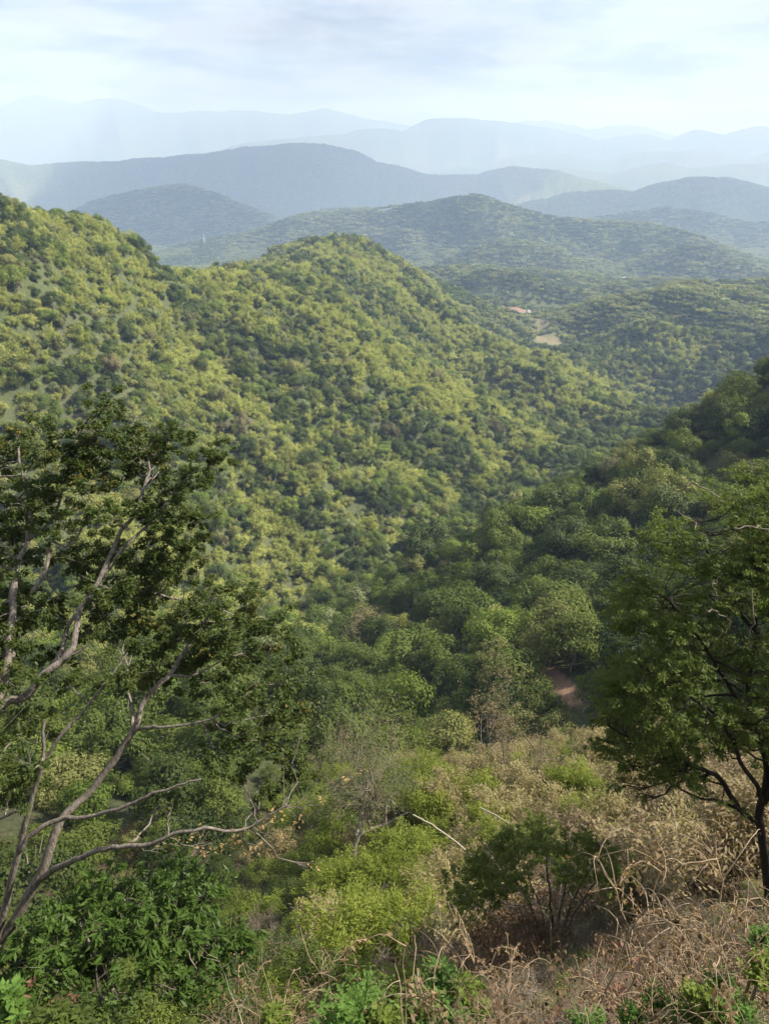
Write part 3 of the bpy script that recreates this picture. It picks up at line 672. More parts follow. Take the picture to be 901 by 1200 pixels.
def shrub_meshes(seed, stems=7, lev=3, L=.55, nl=900, ls=.05, asp=2.2, kids=(3, 4)):
    rng = np.random.default_rng(seed); out, tips = [], []
    for s in range(stems):
        a = rng.uniform(0, 6.28)
        grow((.06 * math.cos(a), .06 * math.sin(a), -.15), (.55 * math.cos(a) * rng.uniform(.2, 1), .55 * math.sin(a) * rng.uniform(.2, 1), 1), L * rng.uniform(.7, 1.2), .014, lev, out, tips, rng, .12, .8, kids, 4, .2, .66)
    v, q = tubes(out, 3); br = mk_mesh('branches', v, q)
    T = np.array([t[0] for t in tips]); k = rng.integers(0, len(T), nl); p = T[k] + rng.normal(size=(nl, 3)) * .045
    al = np.array([t[1] for t in tips])[k] + rng.normal(size=(nl, 3)) * .5
    v, q = leaf_quads(p, rng.normal(size=(nl, 3)) + np.array([0, 0, .6]), ls * rng.uniform(.6, 1.5, nl), asp, rng=rng, along=al)
    return br, mk_mesh('leaves', v, q)
NEAR = {}
FP = [fine_plume(31), fine_plume(32, 22, 4800), fine_plume(33, 30, 5200)]; CM = [culm_mesh(34, 12), culm_mesh(35, 10), culm_mesh(36, 14)]
DS = [shrub_meshes(41), shrub_meshes(42, 8), shrub_meshes(43, 6, 4, .5, 1200)]
TW_ = [shrub_meshes(44, 7, 4, .5, 250, .05), shrub_meshes(45, 8, 4, .5, 200, .05)]
GB = [crown_mesh(51, 24, 4200, ls=.062, lump=(.18, .34)), crown_mesh(52, 30, 4600, ls=.06, lump=(.16, .3), H=.7)]
GT = [trunk_mesh(51, .9, .035), trunk_mesh(52, .8, .035)]
TYPES = {  # name, part meshes (name, meshes, material), words, category, lift (fraction of radius)
 'ygreen': ('bamboo_clump', [('foliage', FP, 'lime'), ('culms', CM, 'culm')], 'yellow-green feathery bamboo clump', 'bamboo', .95),
 'tan': ('bamboo_clump', [('foliage', FP, 'tan'), ('culms', CM, 'culm')], 'straw-coloured dry bamboo clump', 'bamboo', .95),
 'pink': ('bamboo_clump', [('foliage', FP, 'pinktan'), ('culms', CM, 'culm')], 'withered pinkish brown bamboo clump', 'bamboo', .95),
 'brown': ('dry_shrub', [('branches', [a for a, b in DS], 'twigs'), ('leaves', [b for a, b in DS], 'umber')], 'dry brown twiggy shrub', 'shrub', .1),
 'twiggy': ('bare_shrub', [('branches', [a for a, b in TW_], 'deadwood'), ('leaves', [b for a, b in TW_], 'curl')], 'bare grey-brown shrub of fine twigs', 'shrub', .1),
 'rust': ('dry_shrub', [('branches', [a for a, b in DS], 'twigs'), ('leaves', [b for a, b in DS], 'rust')], 'rust-red withered shrub', 'shrub', .1),
 'green': ('green_bush', [('foliage', GB, 'mid'), ('stems', GT, 'bark')], 'leafy mid green bush', 'bush', .8),
 'fresh': ('green_bush', [('foliage', GB, 'bright'), ('stems', GT, 'bark')], 'bright green leafy bush', 'bush', .8),
 'dkgreen': ('green_bush', [('foliage', GB, 'dark'), ('stems', GT, 'darkbark')], 'dark green dense bush', 'bush', .8),
}
_pend = []
def plant(kind, base, R_, rot=None, zs=1.0, tiltz=0.0, words=None, label=None, group='y', var=None):
    nm, parts, wd, cat, lift = TYPES[kind]
    e = link(nm, None, loc=tuple(float(c) for c in base), cat=cat, label=label)
    e.rotation_euler = (rnd(-.08, .08), rnd(-.08, .08), rnd(0, 6.28) if rot is None else rot)
    k = int(RNG.integers(0, 6)) if var is None else var
    for pn, ms, mt in parts:
        c = link(pn, ms[k % len(ms)], MAT[mt], e, (0, 0, lift * R_ * zs)); c.scale = (R_, R_, R_ * zs)
    if label is None:
        top = project(base[0], base[1], base[2] + R_); _pend.append((e, top[0], top[1], (nm, kind), words or wd))
    if group == 'y': e['group'] = {'bamboo': 'bamboo clumps on the near spur', 'shrub': 'dry shrubs on the near slope', 'bush': 'green bushes on the near slope'}[cat]
    return e

ZONE = [(430, 1005, 70, ['ygreen'] * 9 + ['tan'], 15), (470, 945, 30, ['ygreen', 'tan'], 3), (510, 990, 34, ['pink', 'tan'], 4),
        (600, 940, 60, ['tan', 'tan', 'tan', 'ygreen'], 7), (690, 920, 60, ['tan', 'tan', 'tan', 'ygreen'], 7), (770, 950, 60, ['pink', 'tan', 'pink'], 5),
        (860, 970, 60, ['pink', 'brown'], 5), (640, 1030, 60, ['green', 'dkgreen', 'brown'], 3), (570, 1090, 75, ['rust', 'rust', 'brown', 'twiggy'], 9),
        (700, 1080, 80, ['brown', 'pink', 'twiggy'], 5), (850, 1050, 70, ['brown', 'rust', 'rust', 'pink'], 5), (430, 1110, 60, ['brown', 'ygreen', 'twiggy', 'green'], 4),
        (330, 1050, 60, ['green', 'fresh', 'green', 'dkgreen'], 5), (380, 945, 32, ['fresh', 'green'], 3), (420, 900, 32, ['twiggy'], 3),
        (540, 890, 26, ['green', 'fresh'], 3), (670, 850, 36, ['fresh', 'green'], 4), (250, 960, 90, ['green', 'dkgreen', 'green'], 6), (100, 960, 100, ['green', 'dkgreen'], 6),
        (780, 870, 60, ['fresh', 'green', 'tan'], 4), (620, 1170, 120, ['brown', 'twiggy'], 4), (850, 1170, 90, ['brown', 'twiggy'], 4), (150, 1150, 140, ['dkgreen', 'green'], 5),
        (700, 990, 50, ['pink', 'tan'], 4), (400, 1180, 60, ['brown', 'green', 'twiggy'], 3)]
def zone(px, py):
    w_ = np.array([z[4] * math.exp(-((px - z[0]) ** 2 + (py - z[1]) ** 2) / (2 * z[2] ** 2)) for z in ZONE]) + 1e-9
    z = ZONE[RNG.choice(len(ZONE), p=w_ / w_.sum())]; return z[3][RNG.integers(0, len(z[3]))]
for r0, r1_, s, a_, b_, half, sd in ((4.6, 14, 1.3, .9, 1.4, 44, 91), (14, 42, 2.4, 1.6, 2.3, 40, 92), (42, 114, 4.2, 2.1, 3.0, 40, 93)):
    X, Y, g = scatter(r0, r1_, s, R(half), seed=sd); Z = height(X, Y); rr = np.hypot(X, Y)
    ok = ~((rr > 66) & ~((rr < 112) & (X > -13 - (rr - 60) * .2) & (np.arctan2(X, Y) < R(27)))) & (clearing(X, Y) < .4)
    for x, y, z in zip(X[ok], Y[ok], Z[ok]):
        px, py, d = project(x, y, z + 1)
        if not (-60 < px < 960 and 780 < py < 1330): continue
        kd = zone(px, py); kd = {'tan': 'brown', 'pink': 'rust'}.get(kd, kd) if r1_ < 20 else kd; R_ = g.uniform(a_, b_) * {'ygreen': 1.35, 'tan': 1.4, 'pink': 1.3, 'brown': 1.3, 'rust': 1.3, 'twiggy': 1.1}.get(kd, .8)
        plant(kd, (x, y, z - .1), R_, zs=g.uniform(.85, 1.1))

# ---- low dry undergrowth between the shrubs
for k_, (me_, mt_, s_, wd) in enumerate(((DS[0][1], 'umber', 1.0, 'dry brown'), (TW_[1][1], 'tan', 1.0, 'straw-coloured'), (DS[2][0], 'twigs', 1.0, 'leafless twiggy'), (TW_[0][0], 'deadwood', 1.0, 'grey twiggy'), (GB[0], 'olive', .6, 'low olive green'), (DS[0][1], 'fresh', .8, 'low green'))):
    X, Y, g = scatter(2.2, 100, 2.6, R(52), seed=120 + k_); X2, Y2, g2 = scatter(2.2, 16, .9, R(60), seed=140 + k_); X, Y = np.append(X, X2), np.append(Y, Y2)
    Z = height(X, Y); rr = np.hypot(X, Y); ok = (clearing(X, Y) < .5) & (g.uniform(0, 1, len(X)) < .75) & ~((k_ >= 4) & (X > 0) & (g.uniform(0, 1, len(X)) < .7)); X, Y, Z, rr = X[ok], Y[ok], Z[ok], rr[ok]
    S = g.uniform(.6, 1.1, len(X)) * np.interp(rr, [3, 14, 40, 100], [.55, 1.1, 1.6, 2.2]) * s_; z0 = np.zeros(len(X))
    gn_scatter('undergrowth', np.stack([X, Y, Z - .05 + .3 * S * (k_ == 4)], -1), np.stack([z0, z0, g.uniform(0, 6.28, len(X))], -1), np.stack([S, S, S], -1), [(bpy.data.objects.new('sprig_source', me_), MAT[mt_])], None, wd + ' undergrowth covering the near slope')

# ---- named trees on the spur
def bare_tree(px, pb, pt, Y, Lw, seed, leafm, nl, label, mat='deadwood', lev=5, spread=.75, ls=.12, sz=None):
    b = np.array(P(px, pb, Y)); b[2] = height(b[0], b[1]) - .2; top = P(px, pt, Y)[2]; H = top - b[2]
    rng = np.random.default_rng(seed); out, tips = [], []
    e = link('bare_tree', None, loc=tuple(map(float, b)), label=label, cat='tree')
    grow((0, 0, 0), (rng.normal() * .1, rng.normal() * .05, 1), H * .36, H * .022, lev, out, tips, rng, .3, spread, (3, 4), 5, .15, .70)
    v, q = tubes(out[:1], 7); link('trunk', mk_mesh('trunk', v, q, smooth=True), MAT[mat], e)
    v, q = tubes(out[1:], 3); v *= np.array([Lw, Lw, 1]); br = link('branches', mk_mesh('branches', v, q), MAT[mat], e)
    T = np.array([t[0] for t in tips]) * np.array([Lw, Lw, 1]); k = rng.integers(0, len(T), nl)
    v, q = leaf_quads(T[k] + rng.normal(size=(nl, 3)) * .16, rng.normal(size=(nl, 3)) + (0, 0, .8), ls * rng.uniform(.6, 1.4, nl), 2, rng=rng)
    link('dry_leaves', mk_mesh('leaves', v, q), MAT[leafm], e)
    return e
bare_tree(608, 925, 786, 60, 1.35, 61, 'pinktan', 7000, 'grey leafless spreading tree on the spur crest below the bare earth track', ls=.17)
bare_tree(482, 935, 832, 50, 1.5, 62, 'pale', 9000, 'small tree with pale dry leaves at the tip of the spur, above the bamboo', ls=.16)
bare_tree(415, 955, 880, 44, 2.0, 63, 'pinktan', 5000, 'low grey twiggy tree spreading left of the pale dry tree', lev=5)

# ---- the flat-topped little tree in the middle of the thicket, and the big glossy bush bottom left
def pads_foliage(pads, per, ls, asp, rng, droop=.5, flat=.6, sph=False):
    """foliage sprays gathered in small uneven pads [(centre, radius)]"""
    out = []
    for c, r in pads:
        n = max(12, int(per * (r ** 2))); m = max(5, int(9 + r * 16)); cs = rng.normal(size=(m, 3)) * r * .5 * np.array([1, 1, flat])
        k = rng.integers(0, m, n); d = nrm(rng.normal(size=(n, 3))) * rng.beta(3, 1.6, (n, 1)) * r * .27
        p = c + cs[k] + d * np.array([1, 1, flat])
        nor = rng.normal(size=(n, 3)) * .6 + np.array([0, 0, 1]) + d * .8
        al = nrm(p - c) + rng.normal(size=(n, 3)) * .5 + np.array([0, 0, -droop])
        out.append(leaf_quads(p, nor, ls * rng.uniform(.55, 1.4, n), asp, rng=rng, along=al))
    return join(out)
def connect(limbs, pads, rng, r0=.02, sag=-.12):
    """thin crooked branches from the nearest limb point out to each pad, forked at the end"""
    pts = np.concatenate([np.asarray(l[0])[1:] for l in limbs]); rad = np.concatenate([np.asarray(l[1])[1:] for l in limbs]); out = []
    for c, r in pads:
        c = np.asarray(c); d = pts - c; cost = np.linalg.norm(d, axis=1) + np.maximum(d[:, 2], 0) * .8
        i = int(np.argmin(cost)); a = pts[i]; L = np.linalg.norm(c - a); s = np.linspace(0, 1, 7)[:, None]
        w_ = rng.normal(size=(7, 3)) * L * .035; w_[0] = 0; q = a + (c - a) * s + w_; q[:, 2] += np.sin(s[:, 0] * math.pi) * L * sag
        rr = min(rad[i] * .7, r0 * (.5 + .5 * L)); out.append((q, np.linspace(rr, rr * .35, 7)))
        for f in range(5):
            e = c + rng.normal(size=3) * r * .6; b = q[rng.integers(3, 7)]; m_ = (b + e) / 2 + rng.normal(size=3) * r * .1
            out.append((np.array([b, m_, e]), np.array([rr * .35, rr * .22, rr * .1])))
    return out
def limb(pts, r0, r1_, wob=.011, seed=0):
    """limb through photo points (px, py, distance), resampled with a Catmull-Rom curve"""
    rng = np.random.default_rng(seed); c = np.array([P(*p) for p in pts]); c = np.vstack([2 * c[0] - c[1], c, 2 * c[-1] - c[-2]]); o_ = []
    for i in range(1, len(c) - 2):
        for t in np.linspace(0, 1, 5)[:-1]:
            o_.append(.5 * (2 * c[i] + (c[i + 1] - c[i - 1]) * t + (2 * c[i - 1] - 5 * c[i] + 4 * c[i + 1] - c[i + 2]) * t * t + (3 * c[i] - c[i - 1] - 3 * c[i + 1] + c[i + 2]) * t ** 3))
    o_.append(c[-2]); o_ = np.array(o_); o_[1:-1] += rng.normal(size=(len(o_) - 2, 3)) * wob
    return (o_, np.linspace(r0, r1_, len(o_)))

# ---------------------------------------------------------------- the tall tree on the left
rng = np.random.default_rng(101)
LT = link('tall_tree', None, label='tall spreading dark green tree with bare grey limbs filling the left side', cat='tree')
b0 = np.array(P(-60, 1190, 9)); b0[2] = height(b0[0], b0[1]) - .3; LT.location = tuple(map(float, b0))
tr = np.array([b0, (b0 + np.array(P(-45, 1180, 9.2))) / 2, P(-35, 1160, 9.2), P(0, 1100, 9.6)])
limbs = [
 limb([(-30, 1150, 9.3), (0, 1104, 9.6), (27, 1064, 9.8), (53, 1011, 10.1), (67, 971, 10.4), (80, 951, 10.6), (111, 922, 10.9), (156, 856, 11.4), (169, 820, 11.7), (196, 793, 12), (222, 755, 12.4), (240, 728, 12.8)], 0.117, 0.032, seed=1),
 limb([(-10, 1130, 9.5), (0, 1086, 9.6), (9, 1055, 9.7), (22, 998, 9.9), (36, 944, 10.1), (49, 900, 10.3), (53, 843, 10.6)], 0.094, 0.025, seed=2),
 limb([(22, 998, 9.9), (40, 975, 10), (71, 960, 10.1), (102, 958, 10.0), (151, 944, 9.9), (180, 930, 9.9), (209, 920, 9.9), (236, 913, 9.9)], 0.058, 0.017, seed=3),
 limb([(44, 1033, 10), (65, 1018, 9.9), (89, 1007, 9.8), (116, 996, 9.7), (150, 991, 9.6), (178, 989, 9.5), (204, 978, 9.5), (240, 971, 9.5), (284, 973, 9.6), (307, 960, 9.7), (335, 945, 9.8)], 0.066, 0.013, seed=4),
 limb([(156, 856, 11.4), (175, 852, 11.3), (200, 851, 11.2), (249, 842, 11.2), (276, 820, 11.3), (300, 800, 11.4)], 0.039, 0.014, seed=5),
 limb([(53, 888, 10.4), (78, 854, 10.6), (96, 837, 10.8), (116, 810, 11), (133, 788, 11.2), (150, 765, 11.4)], 0.035, 0.014, seed=6),
 limb([(-70, 960, 10), (-40, 900, 10.5), (0, 828, 11.2), (29, 817, 11.3), (51, 792, 11.5), (73, 774, 11.7), (87, 754, 11.9), (93, 717, 12.3), (107, 694, 12.6), (118, 677, 12.8), (142, 623, 13.4), (156, 606, 13.6), (171, 566, 14), (176, 550, 14.2), (173, 530, 14.4)], 0.095, 0.021, seed=7),
 limb([(73, 774, 11.7), (90, 765, 11.7), (110, 752, 11.8)], 0.027, 0.010, seed=8),
 limb([(40, 803, 11.4), (70, 770, 12), (80, 735, 12.6), (100, 710, 13), (140, 690, 13.4), (200, 700, 13.7), (260, 715, 14), (310, 735, 14.2)], 0.055, 0.014, seed=9),
 limb([(-20, 860, 11), (5, 800, 11.5), (12, 750, 12), (17, 690, 12.6), (20, 659, 13), (33, 634, 13.3), (36, 592, 13.7), (27, 557, 14), (22, 525, 14.3)], 0.094, 0.021, seed=10),
 limb([(20, 659, 13), (8, 645, 13.1), (-4, 630, 13.2)], 0.031, 0.014, seed=11),
 limb([(33, 634, 13.3), (60, 610, 13.6), (75, 570, 14), (85, 530, 14.4), (100, 495, 14.8), (125, 478, 15)], 0.039, 0.013, seed=12),
 limb([(38, 695, 12.6), (56, 659, 13), (58, 635, 13.2), (82, 639, 13.2), (104, 608, 13.5), (130, 585, 13.8)], 0.039, 0.013, seed=13),
 limb([(118, 677, 12.8), (160, 628, 13.4), (184, 606, 13.6), (205, 575, 14), (235, 545, 14.3)], 0.035, 0.010, seed=14),
 limb([(0, 960, 10.1), (31, 947, 10.1)], 0.023, 0.028, seed=15),
 limb([(196, 793, 12), (230, 790, 12.2), (270, 770, 12.5), (320, 760, 12.8)], 0.027, 0.010, seed=16),
]
v, q = tubes([(tr, np.array([.30, .24, .2, .16]))] + limbs[:2], 9); v -= b0; link('trunk', mk_mesh('trunk', v, q, smooth=True), MAT['bark'], LT)
for l in limbs[2:]:
    v, q = tubes([l], 8); link('limb', mk_mesh('limb', v - b0, q, smooth=True), MAT['bark'], LT)
PADS = [(130, 478, 26), (112, 500, 24), (150, 500, 20), (112, 525, 30), (60, 525, 34), (20, 505, 34), (0, 540, 34), (90, 545, 30), (150, 545, 26), (192, 512, 24), (175, 530, 22), (222, 518, 22), (248, 535, 26), (262, 535, 16),
 (212, 560, 30), (195, 592, 32), (225, 612, 26), (165, 600, 26), (60, 580, 32), (20, 590, 32), (-20, 580, 34), (100, 575, 30), (120, 605, 28), (72, 620, 26), (215, 640, 20), (235, 635, 14), (190, 650, 32), (150, 655, 32), (115, 650, 34), (175, 680, 34), (135, 690, 34), (205, 665, 24), (90, 670, 26),
 (20, 625, 30), (-10, 660, 34), (50, 712, 30), (20, 705, 28), (160, 715, 26), (190, 620, 26), (5, 770, 36), (30, 735, 30), (-20, 720, 36), (258, 690, 24), (288, 715, 30), (322, 735, 30), (240, 712, 26), (228, 735, 32), (262, 752, 34), (300, 770, 32), (345, 772, 24), (200, 735, 22),
 (150, 735, 32), (120, 720, 30), (175, 765, 30), (145, 790, 28), (185, 800, 24), (110, 740, 24), (80, 800, 22), (30, 850, 30), (-10, 870, 40), (10, 920, 36), (35, 905, 26), (0, 800, 34), (290, 820, 26), (325, 830, 28), (352, 835, 18), (262, 850, 26), (300, 868, 28), (330, 885, 26), (345, 915, 22), (285, 905, 22), (310, 930, 22), (255, 885, 18), (196, 930, 12), (197, 950, 10), (60, 770, 18), (245, 800, 24), (220, 775, 24), (335, 800, 24)]
pads = []
for px, py, rp in PADS:
    Y = float(np.interp(py, [450, 700, 900, 1000], [14.6, 12.9, 10.6, 9.8])) + rng.uniform(-.7, .9); c = np.array(P(px, py, Y)); dd = project(*c)[2]; pads.append((c, rp * 1.08 / FPX * dd))
for k in range(34):   # the half of the crown that stands away from the viewpoint and outside the frame
    px, py, _ = PADS[rng.integers(0, 60)]; Y = float(np.interp(py, [450, 700, 900, 1000], [14.6, 12.9, 10.6, 9.8])) + rng.uniform(.8, 2.4); c = np.array(P(px - rng.uniform(0, 240), py + rng.uniform(-20, 40), Y)); pads.append((c, rng.uniform(.4, .65)))
br = connect(limbs, pads, rng, .028)
v, q = tubes(br, 4); link('twigs', mk_mesh('twigs', v - b0, q), MAT['bark'], LT)
v, q = pads_foliage(pads, 4700, .085, 2.4, rng, flat=.62); link('foliage', mk_mesh('foliage', v - b0, q), MAT['deep'], LT)
YP = [(20, 500, 16), (5, 520, 18), (60, 545, 18), (100, 560, 20), (85, 590, 14), (125, 570, 18), (50, 595, 14), (150, 575, 14), (178, 525, 16), (190, 545, 12), (120, 590, 12), (84, 598, 10), (170, 720, 16), (185, 735, 16), (205, 725, 14), (230, 700, 14), (250, 715, 14), (285, 690, 16), (262, 700, 12), (160, 730, 14), (90, 715, 10), (300, 800, 16), (350, 835, 14), (365, 828, 10), (280, 860, 14), (240, 760, 14)]
yp = []
for px, py, rp in YP:
    Y = float(np.interp(py, [450, 700, 900, 1000], [14.2, 12.5, 10.3, 9.5])); c = np.array(P(px, py, Y)); yp.append((c, rp / FPX * project(*c)[2]))
v, q = pads_foliage(yp, 380, .07, 1.8, rng); link('yellowing_leaves', mk_mesh('leaves', v - b0, q), leaf_mat('yellowing_leaves', (.10, .10, .025), (.19, .16, .04), .35, patch=3), LT)
DP = [(245, 992, 14), (275, 985, 14), (300, 975, 14), (190, 993, 9), (215, 990, 10), (285, 1000, 12), (315, 965, 12), (325, 955, 12), (262, 995, 10), (352, 960, 10), (375, 940, 7), (400, 915, 8), (425, 905, 6), (365, 1015, 8), (300, 995, 10), (232, 975, 9), (330, 985, 10)]
dp = [(np.array(P(px, py, 9.7 + rng.uniform(-.1, .3))), rp / FPX * 14.5) for px, py, rp in DP]
v, q = tubes(connect([limbs[3]], dp, rng, .010), 3); link('twigs', mk_mesh('twigs', v - b0, q), MAT['bark'], LT)
v, q = pads_foliage(dp, 500, .07, 2.0, rng, droop=1.5); link('dry_leaves', mk_mesh('leaves', v - b0, q), MAT['pods'], LT)

# ---------------------------------------------------------------- the spreading tree on the right
rng = np.random.default_rng(202)
RT = link('spreading_tree', None, label='spreading feathery green tree with a slim dark trunk at the right edge', cat='tree')
b1 = np.array(P(902, 1058, 14.2)); b1[2] = height(b1[0], b1[1]) - .3; RT.location = tuple(map(float, b1))
rl = [limb([(903, 1090, 14.1), (900, 1046, 14.1), (896, 1011, 14.1), (891, 976, 14.1), (889, 951, 14.1), (896, 925, 14.2), (898, 900, 14.3), (889, 864, 14.4), (879, 843, 14.5), (877, 801, 14.7), (885, 740, 15), (880, 680, 15.3), (890, 620, 15.6)], .14, .03, seed=21),
 limb([(889, 962, 14.1), (865, 948, 14), (844, 913, 13.8), (816, 899, 13.6), (780, 880, 13.4), (740, 865, 13.2), (712, 850, 13)], .085, .02, seed=22),
 limb([(893, 941, 14.1), (886, 920, 13.9), (868, 895, 13.7), (861, 875, 13.5), (840, 840, 13.4), (800, 810, 13.2), (750, 780, 13)], .07, .02, seed=23),
 limb([(865, 948, 14), (840, 938, 14.2), (816, 934, 14.5), (780, 915, 15), (740, 900, 15.5)], .045, .015, seed=24),
 limb([(889, 864, 14.4), (850, 800, 14.5), (820, 750, 14.5), (780, 700, 14.4)], .06, .02, seed=25),
 limb([(885, 740, 15), (850, 700, 15), (830, 650, 15.2), (810, 610, 15.4)], .05, .02, seed=26),
 limb([(894, 940, 14.1), (930, 880, 14), (960, 800, 14.2), (980, 720, 14.6), (960, 650, 15)], .10, .03, seed=27),
 limb([(960, 800, 14.2), (1020, 760, 14.4), (1060, 700, 14.8)], .06, .02, seed=28)]
b1t = (np.array([b1, np.array(P(903, 1090, 14.1))]), np.array([.20, .15]))
v, q = tubes([b1t, rl[0]], 9); link('trunk', mk_mesh('trunk', v - b1, q, smooth=True), MAT['darkbark'], RT)
for l in rl[1:]:
    v, q = tubes([l], 7); link('limb', mk_mesh('limb', v - b1, q, smooth=True), MAT['darkbark'], RT)
def inpoly(x, y, pl):
    c = False; j = len(pl) - 1
    for i in range(len(pl)):
        if (pl[i][1] > y) != (pl[j][1] > y) and x < (pl[j][0] - pl[i][0]) * (y - pl[i][1]) / (pl[j][1] - pl[i][1]) + pl[i][0]: c = not c
        j = i
    return c
PL = [(700, 885), (688, 862), (702, 830), (700, 780), (722, 735), (735, 680), (752, 635), (785, 590), (835, 560), (880, 545), (940, 540), (1080, 560), (1100, 850), (960, 900), (905, 905), (870, 875), (850, 905), (800, 912), (760, 918), (725, 905)]
rp_ = []
while len(rp_) < 270:
    x, y = rng.uniform(680, 1100), rng.uniform(530, 925)
    if inpoly(x, y, PL):
        Y = 14.0 + (900 - y) / 340 * 1.6 + rng.uniform(-1.8, 1.5); c = np.array(P(x, y, Y)); rp_.append((c, rng.uniform(20, 34) / FPX * project(*c)[2]))
for x, y, r_ in ((700, 868, 16), (712, 882, 18), (735, 900, 16), (762, 912, 16), (790, 905, 18), (820, 918, 14), (845, 940, 12), (870, 952, 10), (700, 840, 16), (722, 925, 10), (750, 932, 9)):
    c = np.array(P(x, y, 13.5)); rp_.append((c, r_ / FPX * project(*c)[2]))
v, q = tubes(connect(rl, rp_, rng, .03), 4); link('twigs', mk_mesh('twigs', v - b1, q), MAT['darkbark'], RT)
v, q = pads_foliage(rp_, 1800, .095, 2.8, rng, flat=.42); link('foliage', mk_mesh('foliage', v - b1, q), leaf_mat('feathery_green_leaves', (.075, .115, .026), (.17, .21, .055), .45, .5, patch=2.5), RT)
for pts in ([(803, 569, 13.0), (815, 566, 13), (828, 572, 13), (840, 580, 13), (849, 587, 13.1)], [(845, 672, 13.0), (838, 683, 13), (838, 690, 13), (841, 698, 13)], [(828, 716, 12.9), (839, 716, 12.9), (850, 722, 13), (857, 728, 13.1)], [(860, 619, 13), (885, 617, 13), (905, 619, 13.2)], [(880, 690, 13), (882, 730, 13), (878, 760, 13.1)]):
    l = limb(pts, .020, .006, .03, 5); v, q = tubes([l] + connect([l], [(l[0][-1] + rng.normal(size=3) * .2, .3)], rng, .010) + connect(rl, [(l[0][0], .25)], rng, .03)[:1], 5); link('dead_branch', mk_mesh('dead_branch', v - b1, q), MAT['deadwood'], RT)

# ---------------------------------------------------------------- big glossy bush, bottom left
rng = np.random.default_rng(303)
BB = link('large_bush', None, label='large glossy bush with drooping pointed leaves at the bottom left, under the tall tree', cat='bush')
bc = np.array(P(150, 1120, 9.0)); bb = bc.copy(); bb[2] = height(bc[0], bc[1]) - .2; BB.location = tuple(map(float, bb))
pb = []
for k in range(120):
    a, zz = rng.uniform(0, 6.28), rng.uniform(-.7, 1); rr_ = math.sqrt(max(1 - zz * zz, 0)); f = rng.uniform(.75, 1.02)
    pb.append((bc + np.array([math.cos(a) * rr_ * 2.15, math.sin(a) * rr_ * 1.7, zz * 1.75]) * f + (0, 0, -.25), rng.uniform(.3, .5)))
st = [(np.array([bb + (.2 * math.cos(a), .2 * math.sin(a), 0), bb + (.6 * math.cos(a), .6 * math.sin(a), 1.2), bc + (1.1 * math.cos(a), .9 * math.sin(a), .3)]), np.array([.07, .05, .03])) for a in np.arange(0, 6.28, .9)]
v, q = tubes(st, 6); link('stems', mk_mesh('stems', v - bb, q, smooth=True), MAT['bark'], BB)
v, q = tubes(connect(st, pb, rng, .02, 0), 4); link('twigs', mk_mesh('twigs', v - bb, q), MAT['bark'], BB)
v, q = pads_foliage(pb, 1300, .17, 3.6, rng, droop=.9, flat=.75); link('foliage', mk_mesh('foliage', v - bb, q), MAT['lush'], BB)
wp = [(bc + np.array([x, -1.45, z]), r_) for x, z, r_ in ((-.45, .9, .22), (-.3, 1.2, .2), (-1.2, 1.1, .25), (-.2, .6, .15))]
v, q = pads_foliage(wp, 900, .14, 4, rng, droop=1.6); link('withered_leaves', mk_mesh('leaves', v - bb, q), MAT['rust'], BB)

# ---------------------------------------------------------------- flat-topped little tree
FT = link('umbrella_tree', None, label='small flat-topped dark green tree standing in the brown thicket, thin stems showing', cat='tree')
rng = np.random.default_rng(404); f0 = np.array(P(650, 1095, 15.5)); f0[2] = height(f0[0], f0[1]) - .2; FT.location = tuple(map(float, f0))
fp = []
while len(fp) < 80:
    x = rng.uniform(535, 735); top = 965 + abs(x - 640) ** 2 / 9000 * 55; y = top + rng.beta(1.2, 2.2) * 75
    c = np.array(P(x, y, 15.5 + rng.uniform(-1.6, 1.6))); fp.append((c, rng.uniform(.35, .55)))
fl = [limb([(648 + a * .1, 1110, 15.5), (648 + a * .35, 1060, 15.5 + b), (648 + a * .7, 1020, 15.5 + 1.5 * b), (648 + a, 990, 15.5 + 2 * b)], .05, .015, .03, 30 + i) for i, (a, b) in enumerate(((-80, -.3), (-45, .4), (-10, -.4), (25, .3), (60, -.2), (85, .3)))]
v, q = tubes(fl, 6); link('stems', mk_mesh('stems', v - f0, q, smooth=True), MAT['bark'], FT)
v, q = tubes(connect(fl, fp, rng, .02), 4); link('twigs', mk_mesh('twigs', v - f0, q), MAT['bark'], FT)
v, q = pads_foliage(fp, 1900, .09, 2.4, rng); link('foliage', mk_mesh('foliage', v - f0, q), MAT['mid'], FT)

# ---------------------------------------------------------------- arching bleached canes
for pts, lab in (([(484, 955, 17), (505, 966, 16.5), (530, 984, 16), (556, 1005, 15.5), (575, 1017, 15), (600, 1036, 14.5), (625, 1056, 14)], 'long pale arching bamboo cane leaning over the brown thicket, left of the flat-topped tree'),
                 ([(562, 946, 24), (580, 955, 23.5), (600, 968, 23), (625, 990, 22)], 'short pale cane arching just above the flat-topped tree')):
    l = limb(pts, .03, .022, .01, 3); g0 = l[0][-1].copy(); gz = height(g0[0], g0[1]); l2 = (np.vstack([l[0], [g0 + (.5, -.2, -.6)], [g0 + (.8, -.3, gz - g0[2] - .1)]]), np.append(l[1], [.022, .022]))
    o_ = np.array([g0[0] + .8, g0[1] - .3, gz]); v, q = tubes([l2], 6); link('bamboo_cane', mk_mesh('cane', v - o_, q, smooth=True), MAT['cane'], loc=tuple(map(float, o_)), label=lab, cat='cane')

